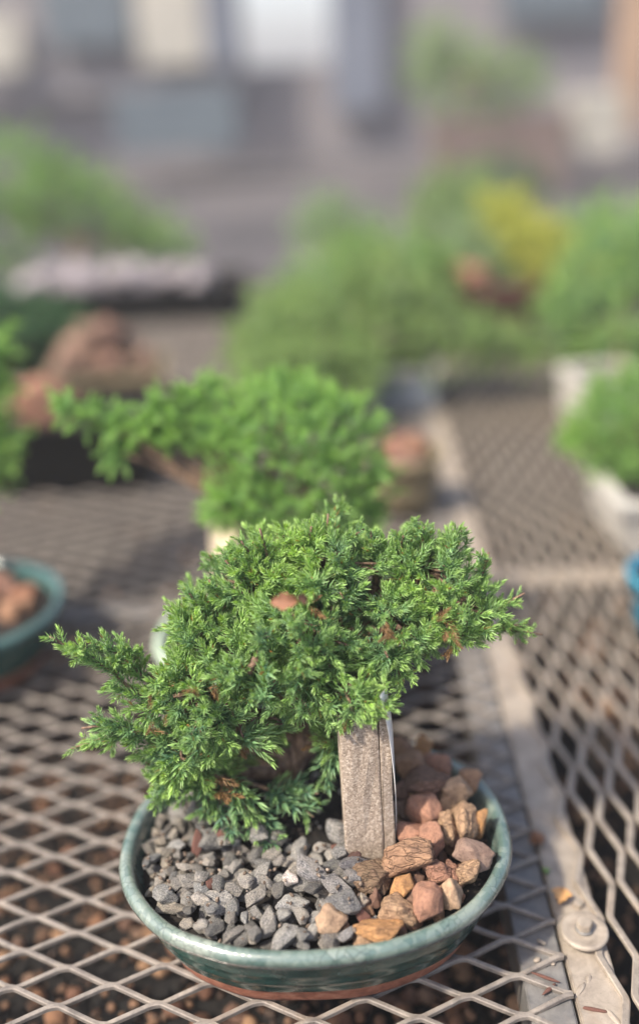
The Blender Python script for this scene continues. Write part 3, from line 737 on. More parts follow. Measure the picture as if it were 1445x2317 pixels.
# ------------------------------------------------------------------ juniper shoots
def frame_to(d):
    d = np.asarray(d, float); d = d / np.linalg.norm(d)
    a = np.cross(d, [0, 0, 1.0]); 
    if np.linalg.norm(a) < 1e-3: a = np.array([1.0, 0, 0])
    a /= np.linalg.norm(a); b = np.cross(d, a); return a, b, d
def shoot_axis(r_, base, d, L, nl, nw, spacing, age0, per=3):
    """needles in whorls along one axis -> list of (5 verts, tint)"""
    V, C = [], []; a, b, d = frame_to(d); n = max(3, int(L / spacing)); ph = r_.uniform(0, 6)
    bend = r_.normal(size=3) * .18
    pos = np.array(base, float)
    for i in range(n + 1):
        t = i / n
        dd = d + bend * t; dd /= np.linalg.norm(dd)
        pos = pos + dd * (L / n) if i else pos
        ang0 = math.radians((56 - 28 * t ** 1.3) if nl < .009 else (72 - 22 * t)); ln = nl * (1.0 - .30 * t ** 2) * (.75 + .25 * min(1, t * 5))
        cnt = per if i < n else per + 2
        for k in range(cnt):
            w = ph + (i % 2) * math.pi / per + 2 * math.pi * k / cnt + r_.normal() * .2
            ang = ang0 + r_.normal() * .14 if i < n else math.radians(r_.uniform(6, 26))
            out = math.cos(w) * a + math.sin(w) * b
            nd_ = math.cos(ang) * dd + math.sin(ang) * out
            side = np.cross(nd_, dd); side /= np.linalg.norm(side) + 1e-9
            upv = np.cross(side, nd_)
            l = ln * r_.uniform(.8, 1.12); wd = nw * r_.uniform(.85, 1.15)
            m = pos + nd_ * l * .38
            V += [pos, m + side * wd * .5 - upv * wd * .22, m - side * wd * .5 - upv * wd * .22, m + upv * wd * .05, pos + (nd_ + dd * .16) * l * .96]
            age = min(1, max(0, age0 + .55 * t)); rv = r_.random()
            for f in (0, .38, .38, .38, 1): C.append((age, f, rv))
    return V, C
def make_shoot(seed, L, lat, nl=.0064, nw=.00130, spacing=.00150, per=3, age=.10):
    r_ = np.random.default_rng(seed)
    V, C = shoot_axis(r_, (0, 0, 0), (0, 0, 1), L, nl, nw, spacing, age, per)
    for k in range(lat):
        t = .18 + .62 * k / max(1, lat - 1) if lat > 1 else .4
        w = 2.4 * k + r_.uniform(-.4, .4); tilt = math.radians(r_.uniform(38, 55))
        d = (math.sin(tilt) * math.cos(w), math.sin(tilt) * math.sin(w), math.cos(tilt))
        v, c = shoot_axis(r_, (0, 0, L * t), d, L * (.62 - .34 * t) * r_.uniform(.85, 1.15), nl * .9, nw, spacing, age + .12, per)
        V += v; C += c
    V = np.array(V); C = np.array(C); n = len(V) // 5; b = np.arange(n)[:, None] * 5
    Fq = np.concatenate([b + np.array([[0, 3, 4, 1]]), b + np.array([[0, 2, 4, 3]])])
    return V, Fq, C
SHOOTS = [make_shoot(10 + k, .011 + .0012 * k, 0) for k in range(5)] + [make_shoot(30 + k, .015 + .0018 * k, 2 + k % 3) for k in range(6)] \
       + [make_shoot(50, .011, 0, .0098, .0021, .0022, 4, -.35), make_shoot(51, .015, 2, .0098, .0021, .0024, 3, -.3)]
SHOOT_ME = []
for V_, F_, C_ in SHOOTS:
    me = mesh_np('shoot', V_, F_, False, C_); me.materials.append(M_FOL); SHOOT_ME.append(me)
LOWF = [make_shoot(80 + k, .016 + .002 * k, k % 3, .0075, .0020, .0026, 3) for k in range(4)]
LOW = [make_shoot(70 + k, .022 + .003 * k, k % 3, .0095, .0030, .0036, 3) for k in range(4)]

def rot_to(d, spin):
    a, b, d = frame_to(d); c, s = math.cos(spin), math.sin(spin)
    return np.stack([a * c + b * s, -a * s + b * c, d], 1)
def merged(name, items, lib, m, origin):
    Vs, Fs, Cs, o = [], [], [], 0
    for (p, R, s, k) in items:
        V_, F_, C_ = lib[k]; Vs.append((V_ * s) @ R.T + (np.asarray(p) - np.asarray(origin))); Fs.append(F_ + o); Cs.append(C_); o += len(V_)
    return mesh_np(name, np.concatenate(Vs), np.concatenate(Fs), False, np.concatenate(Cs))
def shell_points(blobs, spacing, inner=.72, r_=rng, jit=.14):
    """points on the union of ellipsoid blobs: (pos, outward normal, blob index)"""
    out = []
    Cn = np.array([b[0] for b in blobs]); Rr = np.array([b[1] for b in blobs])
    for i, (c, rad) in enumerate(blobs):
        n = int(4 * math.pi * np.mean(rad) ** 2 / spacing ** 2) + 4
        for _ in range(n):
            d = r_.normal(size=3); d /= np.linalg.norm(d); k = 1 + r_.normal() * jit - .06
            p = c + d * rad * k
            q = np.linalg.norm((p - Cn) / Rr, axis=1); q[i] = 9
            if q.min() < inner: continue
            nrm = d / rad; nrm /= np.linalg.norm(nrm); out.append((p, nrm, i))
    return out

# ------------------------------------------------------------------ the juniper in the foreground
BASE = Vector((-.026, .466, .044))
tree = empty('juniper_bonsai', BASE)
tag(tree, 'small green juniper bonsai with spreading needle foliage in the foreground pot', 'bonsai tree')
BL = [  # px, py, Y, radius m (x, y, z)
 (462, 1560, .440, (.030, .030, .026)), (425, 1675, .438, (.023, .022, .020)), (412, 1765, .440, (.017, .016, .014)),
 (560, 1485, .446, (.034, .034, .028)), (545, 1625, .434, (.022, .018, .017)), (470, 1415, .458, (.022, .026, .017)),
 (590, 1330, .466, (.026, .032, .022)), (735, 1275, .470, (.029, .034, .021)), (690, 1420, .448, (.034, .036, .030)),
 (855, 1325, .466, (.026, .032, .022)), (960, 1285, .468, (.024, .030, .018)), (885, 1405, .450, (.029, .032, .023)),
 (1010, 1362, .456, (.024, .028, .018)), (775, 1535, .432, (.022, .024, .020)), (858, 1498, .438, (.013, .016, .010)),
 (1075, 1345, .458, (.013, .018, .013)), (665, 1570, .430, (.020, .016, .014)), (752, 1670, .440, (.006, .008, .012)),
 (640, 1520, .428, (.026, .018, .022)), (470, 1745, .440, (.012, .014, .011)), (1050, 1414, .452, (.011, .016, .007)), (960, 1442, .448, (.014, .018, .009)),
 (800, 1620, .436, (.010, .012, .012)), (540, 1690, .496, (.022, .014, .018)), (620, 1680, .500, (.022, .012, .018)), (700, 1670, .496, (.020, .012, .018)), (765, 1640, .490, (.014, .012, .016)),
]
blobs = [(np.array(aty(x, y, Y)), np.array(r) * .88) for x, y, Y, r in BL]
trunk_top = Vector(blobs[8][0]) + Vector((.004, .006, -.004))
tpath = [BASE + Vector((0, 0, -.010)), BASE + Vector((.001, -.001, .012)), BASE + Vector((.008, -.006, .035)), BASE + Vector((.012, -.008, .06)), trunk_top]
tpath = [catmull(tpath, t) for t in np.linspace(0, 1, 16)]
me = tubes_mesh('trunk', [(tpath, [.0072 * (1 - .55 * t) + (.003 if t < .1 else 0) for t in np.linspace(0, 1, 16)], 12, .35, 3)]); me.transform(Matrix.Translation(-BASE))
link('trunk', me, M_BARK, tree)
camp = np.array([0, 0, CAM_H])
items = {i: [] for i in range(len(blobs))}
cl = []
for p, nrm, i in shell_points(blobs, .0052, .82):
    if any(((p - q[0]) ** 2).sum() < .0116 ** 2 for q in cl): continue
    if noise.noise(Vector(p * 42)) < -.34: continue
    cl.append((p, nrm, i))
for p, nrm, i in cl:
    low_ = p[2] < .105
    d = nrm * .75 + np.array([0, 0, .45]) + rng.normal(size=3) * .25
    if low_: d = nrm * .9 + np.array([0, -.2, -.02]) + rng.normal(size=3) * .3
    d /= np.linalg.norm(d); cs = rng.uniform(.62, 1.12) if rng.random() < .8 else rng.uniform(1.1, 1.42); f = float(nrm @ ((camp - p) / np.linalg.norm(camp - p)))
    base_ = p - d * .0135 * cs
    n_s = int(rng.integers(5, 8))
    for q in range(n_s):
        a_, b_, _ = frame_to(d); w_ = q * 2 * math.pi / max(1, n_s - 1) + rng.normal() * .3; sp_r = 0 if q == 0 else rng.uniform(.45, .95)
        dd = d + (a_ * math.cos(w_) + b_ * math.sin(w_)) * sp_r
        k = (11 if (low_ and rng.random() < .6) else int(rng.integers(0, 5))) if q else (int(rng.integers(2, 8)))
        sc_i = cs * (1.0 if q == 0 else rng.uniform(.62, .9))
        items[i].append((base_ + (dd * .003), rot_to(dd, rng.uniform(0, 6.28)), sc_i, k, f + (.3 if q == 0 else 0)))
# outlying sprays: paths through the photograph's shoots at their own distance
ARMS = [
 ([(400, 1590), (320, 1575), (240, 1510), (170, 1470), (112, 1440)], .434, 1.35, .0056),
 ([(400, 1660), (330, 1660), (270, 1655), (210, 1678), (160, 1694)], .430, 1.2, .0056),
 ([(300, 1655), (255, 1640), (185, 1648)], .426, 1.1, .0062),
 ([(330, 1540), (270, 1480), (195, 1452)], .440, 1.2, .0064),
 ([(310, 1520), (300, 1475), (265, 1462)], .444, .8, .0070),
 ([(1060, 1420), (1110, 1390), (1150, 1362), (1186, 1342)], .452, .95, .0066),
 ([(1050, 1440), (1110, 1425), (1170, 1428), (1226, 1436)], .450, .85, .0066),
 ([(1120, 1425), (1160, 1415), (1190, 1418)], .446, .8, .0080),
 ([(1060, 1350), (1090, 1300), (1105, 1250)], .458, 1.0, .0068),
 ([(735, 1250), (738, 1210), (742, 1163)], .468, 1.0, .0060), ([(610, 1290), (600, 1240), (588, 1196)], .462, 1.0, .0062),
 ([(590, 1290), (560, 1245), (545, 1224)], .458, .9, .0070), ([(560, 1330), (535, 1295), (510, 1268)], .455, .9, .0070),
 ([(510, 1370), (490, 1340), (473, 1312)], .452, .9, .0070), ([(470, 1400), (445, 1365), (428, 1343)], .450, .95, .0070),
 ([(450, 1420), (415, 1400), (390, 1378)], .448, .95, .0068), ([(950, 1260), (955, 1220), (958, 1192)], .466, 1.0, .0070),
 ([(1010, 1270), (1025, 1240), (1032, 1212)], .464, .9, .0070), ([(840, 1270), (842, 1235), (838, 1203)], .462, 1.0, .0070),
 ([(780, 1250), (800, 1215), (822, 1196)], .464, 1.0, .0070), ([(690, 1260), (700, 1220), (704, 1192)], .462, .9, .0070),
 ([(900, 1270), (905, 1240), (912, 1212)], .464, .9, .0070), ([(660, 1260), (652, 1225), (640, 1212)], .460, .9, .0070),
 # low sprays at the front, near the gravel
 ([(520, 1765), (550, 1812), (568, 1860)], .422, 1.35, .0066), ([(575, 1835), (595, 1878), (612, 1912)], .421, 1.25, .0068),
 ([(610, 1785), (665, 1788), (720, 1796)], .430, 1.25, .0075), ([(620, 1790), (670, 1818), (708, 1848)], .427, 1.3, .0072),
 ([(480, 1780), (470, 1820), (455, 1850)], .430, 1.15, .0075), ([(490, 1800), (515, 1848), (528, 1884)], .424, 1.25, .0070),
 ([(745, 1680), (742, 1735), (735, 1775)], .434, 1.1, .0075), ([(390, 1770), (365, 1745), (330, 1725)], .436, 1.05, .0070),
 ([(400, 1790), (380, 1800), (365, 1806)], .436, 1.0, .0075), ([(820, 1570), (845, 1590), (852, 1578)], .412, 1.1, .0075),
 ([(790, 1590), (800, 1615), (825, 1628)], .408, 1.05, .0075), ([(880, 1490), (905, 1520), (900, 1545)], .425, .9, .0080),
]
arm_items, arm_paths = [], []
for ai, (pts, Y, s0, step) in enumerate(ARMS):
    n = len(pts); P3 = [aty(x, y, Y + (.012 if pts[0][1] > 1740 else .004) * (1 - j / (n - 1))) for j, (x, y) in enumerate(pts)]
    ln = sum((P3[j + 1] - P3[j]).length for j in range(n - 1)); m = max(3, int(ln / step)); its = []
    low = pts[0][1] > 1660 and pts[0][0] > 380
    path = [catmull(P3, t) for t in np.linspace(0, 1, m + 1)]
    for j in range(m):
        t = j / m; a = path[j]; tdir = np.array((path[j + 1] - path[j]).normalized())
        for side in ((-1, 1, 2) if t < .75 else ((-1, 1)[j % 2],)):
            ax = np.array([0, 0, 1.0]); lat = np.cross(tdir, ax); lat /= np.linalg.norm(lat) + 1e-9; u2 = np.cross(lat, tdir)
            o_ = (lat * side if side != 2 else -u2 * .4) + u2 * rng.uniform(-.2, .9) + rng.normal(size=3) * .25
            d = tdir * rng.uniform(.75, 1.1) + o_ * .75
            s = s0 * (.80 - .36 * t) * rng.uniform(.85, 1.1); k = int(rng.integers(0, 8)) if not low else (11 if rng.random() < .6 else int(rng.integers(0, 5)))
            its.append((np.array(a), rot_to(d, rng.uniform(0, 6.28)), s, k, 1.0))
    tdir = np.array((path[m] - path[m - 1]).normalized()); its.append((np.array(path[m]) - tdir * .0175 * s0, rot_to(tdir, 1.0), s0 * .85, 11 if low else 2, 2.0))
    arm_items.append(its); arm_paths.append(path)
# choose the 300 shoots that show best; they are objects of their own, the rest is one foliage mesh
allsh = [('b', i, it) for i in items for it in items[i]] + [('a', i, it) for i, its in enumerate(arm_items) for it in its]
order = sorted(range(len(allsh)), key=lambda q: -(allsh[q][2][4] + rng.normal() * .15))
vis = set(order[:290])
def child_branch(path, r0, r1, twigs, seed):
    n = len(path)
    its = [(path, [r0 + (r1 - r0) * t for t in np.linspace(0, 1, n)], 7, .3, seed)] + twigs
    me = tubes_mesh('branch', its); me.transform(Matrix.Translation(-BASE)); return link('branch', me, M_BARK, tree)
branch_of = {}
for i, (c, rad) in enumerate(blobs):
    c = Vector(c); k = 4 + int(9 * min(1, max(0, (c.z - BASE.z - .02) / .1))); a = tpath[min(k, 15)]
    mid = (a + c) / 2 + Vector((0, .006, -.004))
    tw = []
    for it in items[i][::3]:
        e = Vector(it[0]); q = c + (e - c) * .25; tw.append((bezier(q, (q + e) / 2 + Vector(rng.normal(size=3) * .002), e, 5), [.0010, .0009, .0008, .0007, .0006], 4, 0, 1))
    branch_of['b', i] = child_branch(bezier(a, mid, c, 9), .0034, .0014, tw, i)
for i, path in enumerate(arm_paths):
    s_ = path[0]; j = min(range(len(blobs)), key=lambda q: (Vector(blobs[q][0]) - s_).length); c = Vector(blobs[j][0])
    branch_of['a', i] = child_branch(bezier(c, (c + s_) / 2, s_, 4)[:-1] + path, .0013, .0005, [], 50 + i)
rest = []
for q, (kind, i, (p, R, s, k, f)) in enumerate(allsh):
    if q in vis:
        o = link('shoot', SHOOT_ME[k], None, branch_of[kind, i])
        Mx = Matrix([[*(R[r] * s), (p - np.array(BASE))[r]] for r in range(3)] + [[0, 0, 0, 1]]); o.matrix_local = Mx
    else: rest.append((p, R, s, k))
# inner layer that fills the pads
for i, (c, rad) in enumerate(blobs):
    for _ in range(int(26 * (np.mean(rad) / .025) ** 2)):
        d = rng.normal(size=3); d /= np.linalg.norm(d); p = c + d * rad * rng.uniform(.35, .72); dd = d + np.array([0, 0, .4]) + rng.normal(size=3) * .3
        rest.append((p, rot_to(dd, rng.uniform(0, 6)), rng.uniform(.7, 1.0), int(rng.integers(0, 11))))
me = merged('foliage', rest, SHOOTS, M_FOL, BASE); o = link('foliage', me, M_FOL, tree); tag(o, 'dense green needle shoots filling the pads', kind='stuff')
bp = [aty(548, 1548, .436), aty(560, 1528, .424), aty(574, 1500, .420), aty(592, 1470, .430)]
me = tubes_mesh('bare_branch', [([catmull(bp, t) for t in np.linspace(0, 1, 10)], [.0022, .0024, .0022, .0020, .0022, .0019, .0018, .0017, .0016, .0014], 9, .4, 4)]); me.transform(Matrix.Translation(-BASE))
link('bare_branch', me, M_BARK, tree)
# dead brown bits caught in the foliage
dead = []
for (x, y, Y, n) in [(690, 1365, .425, 4), (1000, 1420, .424, 4), (355, 1625, .415, 4), (1010, 1470, .43, 3), (500, 1775, .425, 7), (530, 1700, .43, 3), (715, 1690, .44, 3), (880, 1440, .415, 3), (800, 1605, .415, 2), (450, 1560, .41, 3)]:
    for _ in range(n):
        p = np.array(aty(x + rng.normal() * 14, y + rng.normal() * 14, Y)); dead.append((p, rot_to(rng.normal(size=3) + np.array([0, 0, -.3]), rng.uniform(0, 6)), rng.uniform(.4, .7), int(rng.integers(0, 5))))
link('dead_needles', merged('dead_needles', dead, SHOOTS, M_FOL_DEAD, BASE), M_FOL_DEAD, tree)
def dry_leaf(name, p, l, w, rot, lab, m=M_DRYLEAF, cat='leaf'):
    V, Fc = [], []; n = 9
    for i in range(n):
        t = i / (n - 1); hw = w * math.sin(math.pi * min(.98, max(.03, t)) ** .8) * (1 + .25 * math.sin(i * 2.3))
        for s in (-1, -.5, 0, .5, 1): V.append((l * (t - .5), hw * s, w * .35 * s * s + .12 * l * math.sin(3 * t)))
    for i in range(n - 1):
        for s in range(4): Fc.append((i * 5 + s, i * 5 + s + 1, i * 5 + 6 + s, i * 5 + 5 + s))
    k = len(V); V += [(a, b, c - .0004) for a, b, c in V]; Fc += [tuple(q + k for q in f[::-1]) for f in Fc[:]]
    o = link(name, mesh_pd(name, V, Fc, True), m); o.location = p; o.rotation_euler = rot; return tag(o, lab, cat)
dry_leaf('dry_leaf', aty(643, 1362, .405), .0125, .0036, (1.0, .1, .1), 'reddish-brown dry leaf caught in the upper juniper foliage')
dry_leaf('dry_leaf', aty(682, 1356, .407), .0070, .0024, (1.1, .6, .8), 'small brown leaf scrap right of the dry leaf in the foliage')
dry_leaf('dry_leaf', atz(1268, 2030, -.001), .0150, .0050, (.1, .3, 1.2), 'orange dry leaf lying on the bench seam behind the washer', M_ORANGE)
M_GREENLEAF = simple_mat('green_leaf', [(.3, (.10, .22, .03)), (.7, (.2, .36, .06))], 90, .5, .1)
dry_leaf('fresh_leaf', atz(1232, 1972, -.002), .0085, .0022, (.2, .5, 1.6), 'small bright green leaf on the bench seam beside the pot', M_GREENLEAF)
o = link('lava_rock', rock_mesh('lava_rock', 990, 3, 10, .05, .08), M_LAVA); o.location = atz(1215, 1897, .001); o.scale = (.0045, .0045, .0038); o.color = (.36, .17, .09, 0)
tag(o, 'single small orange lava rock lying on the bench seam', 'rock')
for k, (x, y, l, rz, lab) in enumerate([(1236, 2212, .0075, -.5, 'upper thin red-brown bark splinter on the grey flat bar'), (1240, 2240, .0050, .7, 'lower curled red-brown bark splinter on the grey flat bar'), (1345, 2285, .006, -.3, 'dark crumb of debris on the tan bar below the washer')]):
    o = link('bark_splinter', rock_mesh('bark_splinter', 880 + k, 2, 9, .05, .15), M_CHIP); o.location = atz(x, y, -.0025); o.scale = (l, .0011, .0009); o.rotation_euler = (0, 0, rz); tag(o, lab, 'splinter')

# ------------------------------------------------------------------ background: other pots, trays and trees on the bench
def rect_pot(name, loc, rz, sx, sy, h, m, label, m_rim=None, flare=.92, wall=.006, cat='pot', fill=None):
    root = empty(name, loc, rz); tag(root, label, cat)
    def ring(w, d, z): return [(-w, -d, z), (w, -d, z), (w, d, z), (-w, d, z)]
    V = ring(sx / 2 * flare, sy / 2 * flare, .0) + ring(sx / 2, sy / 2, h * .86) + ring(sx / 2 - wall * 1.2, sy / 2 - wall * 1.2, h * .86) + ring(sx / 2 * flare - wall, sy / 2 * flare - wall, h * .3)
    Fc = [(3, 2, 1, 0), (12, 13, 14, 15)]
    for r in range(3):
        for k in range(4): Fc.append((r * 4 + k, r * 4 + (k + 1) % 4, r * 4 + 4 + (k + 1) % 4, r * 4 + 4 + k))
    link('body', mesh_pd('body', V, Fc), m, root)
    w2, d2 = sx / 2 + wall * .5, sy / 2 + wall * .5
    V = ring(w2, d2, h * .862) + ring(w2, d2, h) + ring(w2 - wall * 1.6, d2 - wall * 1.6, h) + ring(w2 - wall * 1.6, d2 - wall * 1.6, h * .862)
    Fc = []
    for r in range(4):
        for k in range(4): Fc.append((r * 4 + k, r * 4 + (k + 1) % 4, (r * 4 + 4 + (k + 1) % 4) % 16, (r * 4 + 4 + k) % 16))
    link('rim', mesh_pd('rim', V, Fc), m_rim or m, root)
    V = ring(w2 - wall * 1.7, d2 - wall * 1.7, h * .84)
    link('soil', mesh_pd('soil', V, [(0, 1, 2, 3)]), fill or M_SOIL, root)
    return root
def round_pot(name, loc, r, h, m, label, fill=None, cat='pot'):
    root = empty(name, loc); tag(root, label, cat)
    link('body', lathe('body', [(r * .74, 0), (r * .86, h * .4), (r * .97, h * .85), (r * 1.03, h * .87), (r * 1.03, h), (r * .92, h), (r * .88, h * .8), (r * .6, h * .4)], 40), m, root)
    link('soil', lathe('soil', [(r * .87, h * .84), (r * .5, h * .90), (r * .01, h * .92)], 24), fill or M_SOIL, root)
    return root
ROCK_VAR = [rock_mesh('rock', 820 + k, 3, 11, .05, .08) for k in range(6)]
for me in ROCK_VAR: me.materials.append(M_LAVA)
def bg_rocks(name, c, rx_, ry_, n, z, smin, smax, cols, label, group, keep=None, m=None):
    for k in range(n):
        a = rng.uniform(0, 6.28); q = math.sqrt(rng.random()); x, y = c[0] + rx_ * q * math.cos(a), c[1] + ry_ * q * math.sin(a); s = rng.uniform(smin, smax)
        o = link(name, ROCK_VAR[k % 6]); o.location = (x, y, z + s * .4 + (1 - q) * .006); o.scale = (s * 1.15, s, s * .85); o.rotation_euler = rng.uniform(0, 6, 3)
        cc = cols[k % len(cols)]; o.color = (*cc, .3); tag(o, label, 'rock', group)
def bg_tree(name, label, base, bl, m, spacing=.013, scale=1.0, trunk_r=.008, arms=(), cat='bonsai tree', squash=.9, lib=None):
    base = Vector(base); root = empty(name, base); tag(root, label, cat)
    bs = [(np.array(aty(x, y, Y)), np.array((r, r * squash, r * .8))) for x, y, Y, r in bl]
    its = []
    for p, nrm, i in shell_points(bs, spacing, .8):
        d = nrm * .7 + np.array([0, 0, .5]) + rng.normal(size=3) * .35
        its.append((p - nrm * .008, rot_to(d, rng.uniform(0, 6)), scale * rng.uniform(.65, 1.05), int(rng.integers(0, 4))))
    for c, rad in bs:
        for _ in range(10):
            d = rng.normal(size=3); d /= np.linalg.norm(d); its.append((c + d * rad * .5, rot_to(d, 1), scale, int(rng.integers(0, 4))))
    tw = []
    top = Vector(np.mean([b[0] for b in bs], axis=0))
    path = bezier(base + Vector((0, 0, -.01)), (base + top) / 2 + Vector((.01, 0, .01)), top, 10)
    me = tubes_mesh('trunk', [(path, list(np.linspace(trunk_r, trunk_r * .4, 10)), 8, .3, 2)]); me.transform(Matrix.Translation(-base)); link('trunk', me, M_BARK, root)
    for c, rad in bs:
        c = Vector(c); me = tubes_mesh('branch', [(bezier(path[5], (path[6] + c) / 2 + Vector((0, 0, .004)), c, 6), list(np.linspace(trunk_r * .45, .001, 6)), 6, .2, 3)]); me.transform(Matrix.Translation(-base)); link('branch', me, M_BARK, root)
    o = link('foliage', merged('foliage', its, lib or LOW, m, base), m, root); o['kind'] = 'stuff'
    return root
RED = [(.33, .155, .09), (.27, .13, .085), (.40, .22, .13), (.22, .12, .09)]
# pot cut by the left edge
c = Vector((-.298, .702, .0012)); pa = oval_pot('glazed_pot', c, math.radians(3), .098, .080, 2.2, M_GLAZE, M_GLAZE_DULL, M_TERRA, N=72)
tag(pa, 'dark green glazed oval pot of lava rock cut off by the left edge', 'pot')
P_, N__ = outline(.088, .070, 2.2, 40); link('soil', mesh_pd('soil', [(a_, b_, .040) for a_, b_ in P_], [tuple(range(40))]), M_SOIL, pa)
bg_rocks('lava_rock', (c.x, c.y), .078, .060, 46, .039, .007, .012, RED, 'reddish lava rock in the pot cut off by the left edge', 'lava rocks in the left pot')
# second juniper right behind the main one
c = Vector((-.030, .642, .0012)); pb = oval_pot('glazed_pot', c, 0, .092, .072, 2.2, M_GLAZE, M_GLAZE_PALE, M_TERRA, N=72)
tag(pb, 'oval pot with pale green rim right behind the foreground juniper', 'pot')
P_, N__ = outline(.082, .062, 2.2, 40); link('soil', mesh_pd('soil', [(a_, b_, .040) for a_, b_ in P_], [tuple(range(40))]), M_SOIL, pb)
bg_rocks('lava_rock', (c.x + .03, c.y), .04, .045, 22, .039, .006, .010, RED, 'brown lava rock in the pale-rimmed pot behind the juniper', 'lava rocks in the second pot')
bg_tree('juniper_bonsai', 'bright green juniper bonsai with a long arm to the left behind the foreground one', (-.02, .655, .041),
  [(640, 997, .665, 0.0470), (560, 972, .670, 0.0376), (730, 997, .670, 0.0451), (700, 1097, .655, 0.0395), (770, 1097, .670, 0.0376), (480, 967, .665, 0.0244), (430, 972, .663, .018), (390, 970, .662, .016), (330, 966, .660, .0135), (260, 958, .658, .011), (200, 945, .656, .008), (150, 922, .656, .005), (350, 927, .662, 0.0066), (270, 1022, .655, 0.0075), (530, 1137, .640, 0.0226), (500, 1157, .636, 0.0132), (620, 1157, .645, 0.0282), (800, 1167, .665, 0.0244), (650, 907, .680, 0.0244), (450, 897, .672, 0.0169)],
  M_FOL_LIGHT, .0086, 1.0, lib=SHOOTS)
o = link('cream_board', bevel_box('cream_board', .023, .010, .105, .001), M_CREAM); q = aty(502, 1235, .690); o.location = (q.x, q.y, .036); o.rotation_euler = (0, math.radians(4), math.radians(-32))
tag(o, 'sunlit cream wooden marker board standing left in the second pot', 'board')
# olive pot with rocks
c = atz(925, 1195, 0.0); c.y += .05
round_pot('round_pot', (c.x, c.y, .0012), .038, .060, M_OLIVE, 'small olive-brown round pot of rocks right of the second juniper')
bg_rocks('lava_rock', (c.x, c.y), .026, .026, 16, .053, .008, .014, RED, 'brown lava rock heaped in the olive round pot', 'lava rocks in the olive pot')
# slate pot and the tree in it
c = atz(893, 935, 0.0); c.y += .05
rect_pot('rectangular_pot', (c.x, c.y, .0012), math.radians(-4), .115, .09, .055, M_GLAZE_SLATE, 'slate-blue rectangular pot with pale rim under the yellow-green tree', M_OFFWHITE)
o = link('orange_stone', ROCK_VAR[2]); o.location = (c.x - .035, c.y - .025, .058); o.scale = (.012, .012, .016); o.color = (.45, .20, .08, .2); tag(o, 'orange stone standing in the slate-blue pot', 'rock')
bg_tree('spreading_tree', 'yellow-green spreading bonsai tree in the middle distance', (c.x - .01, c.y + .01, .048),
  [(600, 815, 1.25, 0.0306), (630, 780, 1.27, 0.0450), (715, 745, 1.29, 0.0522), (800, 695, 1.31, 0.0540), (880, 665, 1.33, 0.0495), (960, 695, 1.32, 0.0378), (860, 770, 1.29, 0.0495), (960, 790, 1.29, 0.0360), (1040, 770, 1.29, .030), (735, 800, 1.25, .0405), (600, 850, 1.2, .032), (690, 850, 1.2, .036), (790, 835, 1.22, .030), (1100, 785, 1.30, .025), (1150, 795, 1.30, .022), (1205, 800, 1.31, .019), (560, 795, 1.28, 0.0198)],
  M_FOL_YG, .020, 1.25)
c2 = atz(790, 800, 0.0)
round_pot('round_pot', (c2.x, 1.62, .0012), .06, .07, M_OLIVE, 'round pot hidden behind the yellow-green tree')
bg_tree('bushy_tree', 'darker green bushy tree behind the yellow-green one', (c2.x, 1.62, .05), [(720, 660, 1.58, .05), (810, 615, 1.6, .048), (930, 610, 1.6, .045), (660, 690, 1.56, .035), (990, 640, 1.6, .03)], M_FOL, .024, 1.5)
c2 = atz(760, 640, 0.0)
round_pot('round_pot', (c2.x, 2.02, .0012), .06, .06, M_OFFWHITE, 'pale round pot far behind the trees')
bg_tree('pale_shrub', 'pale grey-green shrub far behind the bushy tree', (c2.x, 2.02, .05), [(760, 530, 1.98, .06), (725, 500, 2.0, .04), (800, 550, 1.98, .04)], M_FOL_PALE, .03, 1.6)
# black tray on the left with rocks
c = atz(165, 1112, 0.0); c.y += .07; c.x -= .06
M_BLACK.node_tree.nodes['Principled BSDF'].inputs['Specular IOR Level'].default_value = .08
rect_pot('black_tray', (c.x, c.y, .0012), math.radians(-3), .30, .14, .072, M_BLACK, 'black rectangular tray on the bench at far left', flare=.97, cat='tray')
for (x, y, Y, sx_, sz_, cc, lab) in [(95, 920, c.y, .042, .036, (.34, .17, .11), 'reddish rock standing in the black tray'), (20, 960, c.y + .02, .03, .03, (.25, .15, .11), 'brown rock at the left end of the black tray')]:
    p = aty(x, y, Y); o = link('large_rock', rock_mesh('large_rock', int(x) + 40, 3, 12, .06, .1), M_LAVA); o.location = p; o.scale = (sx_, sx_ * .8, sz_); o.color = (*cc, .3); tag(o, lab, 'rock')
p = aty(250, 880, 1.33); hz_ = .06; rect_pot('rock_pot', (p.x, p.y, .0012), .1, .15, .11, hz_, M_OLIVE, 'low brown pot heaped with tan rocks behind the black tray', flare=.9)
for k, (dx, dz) in enumerate([(-.05, 0), (-.02, 0), (.015, 0), (.05, 0), (-.035, .022), (0, .024), (.03, .020), (-.012, .044), (.012, .04), (-.045, .012)]):
    o = link('heaped_rock', ROCK_VAR[k % 6]); o.location = (p.x + dx, p.y + rng.uniform(-.025, .01), hz_ + .008 + dz); o.scale = (.021, .019, .017); o.rotation_euler = rng.uniform(0, 6, 3); o.color = (*[(.26, .17, .125), (.30, .195, .145), (.24, .14, .105)][k % 3], .2); tag(o, 'tan rock heaped in the low brown pot at mid-left', 'rock', 'tan rocks heaped in the low brown pot')
bg_tree('leafy_sprig', 'bright green juniper reaching into the frame at the left edge', (-.30, .735, .041), [(-30, 850, .80, .015), (-42, 800, .81, .017), (-34, 905, .80, .013), (-10, 1000, .79, .004), (-70, 900, .80, .03), (-90, 1050, .76, .03)], M_FOL_LIGHT, .013, .9)
c2 = atz(60, 930, 0); c2.y = 1.55
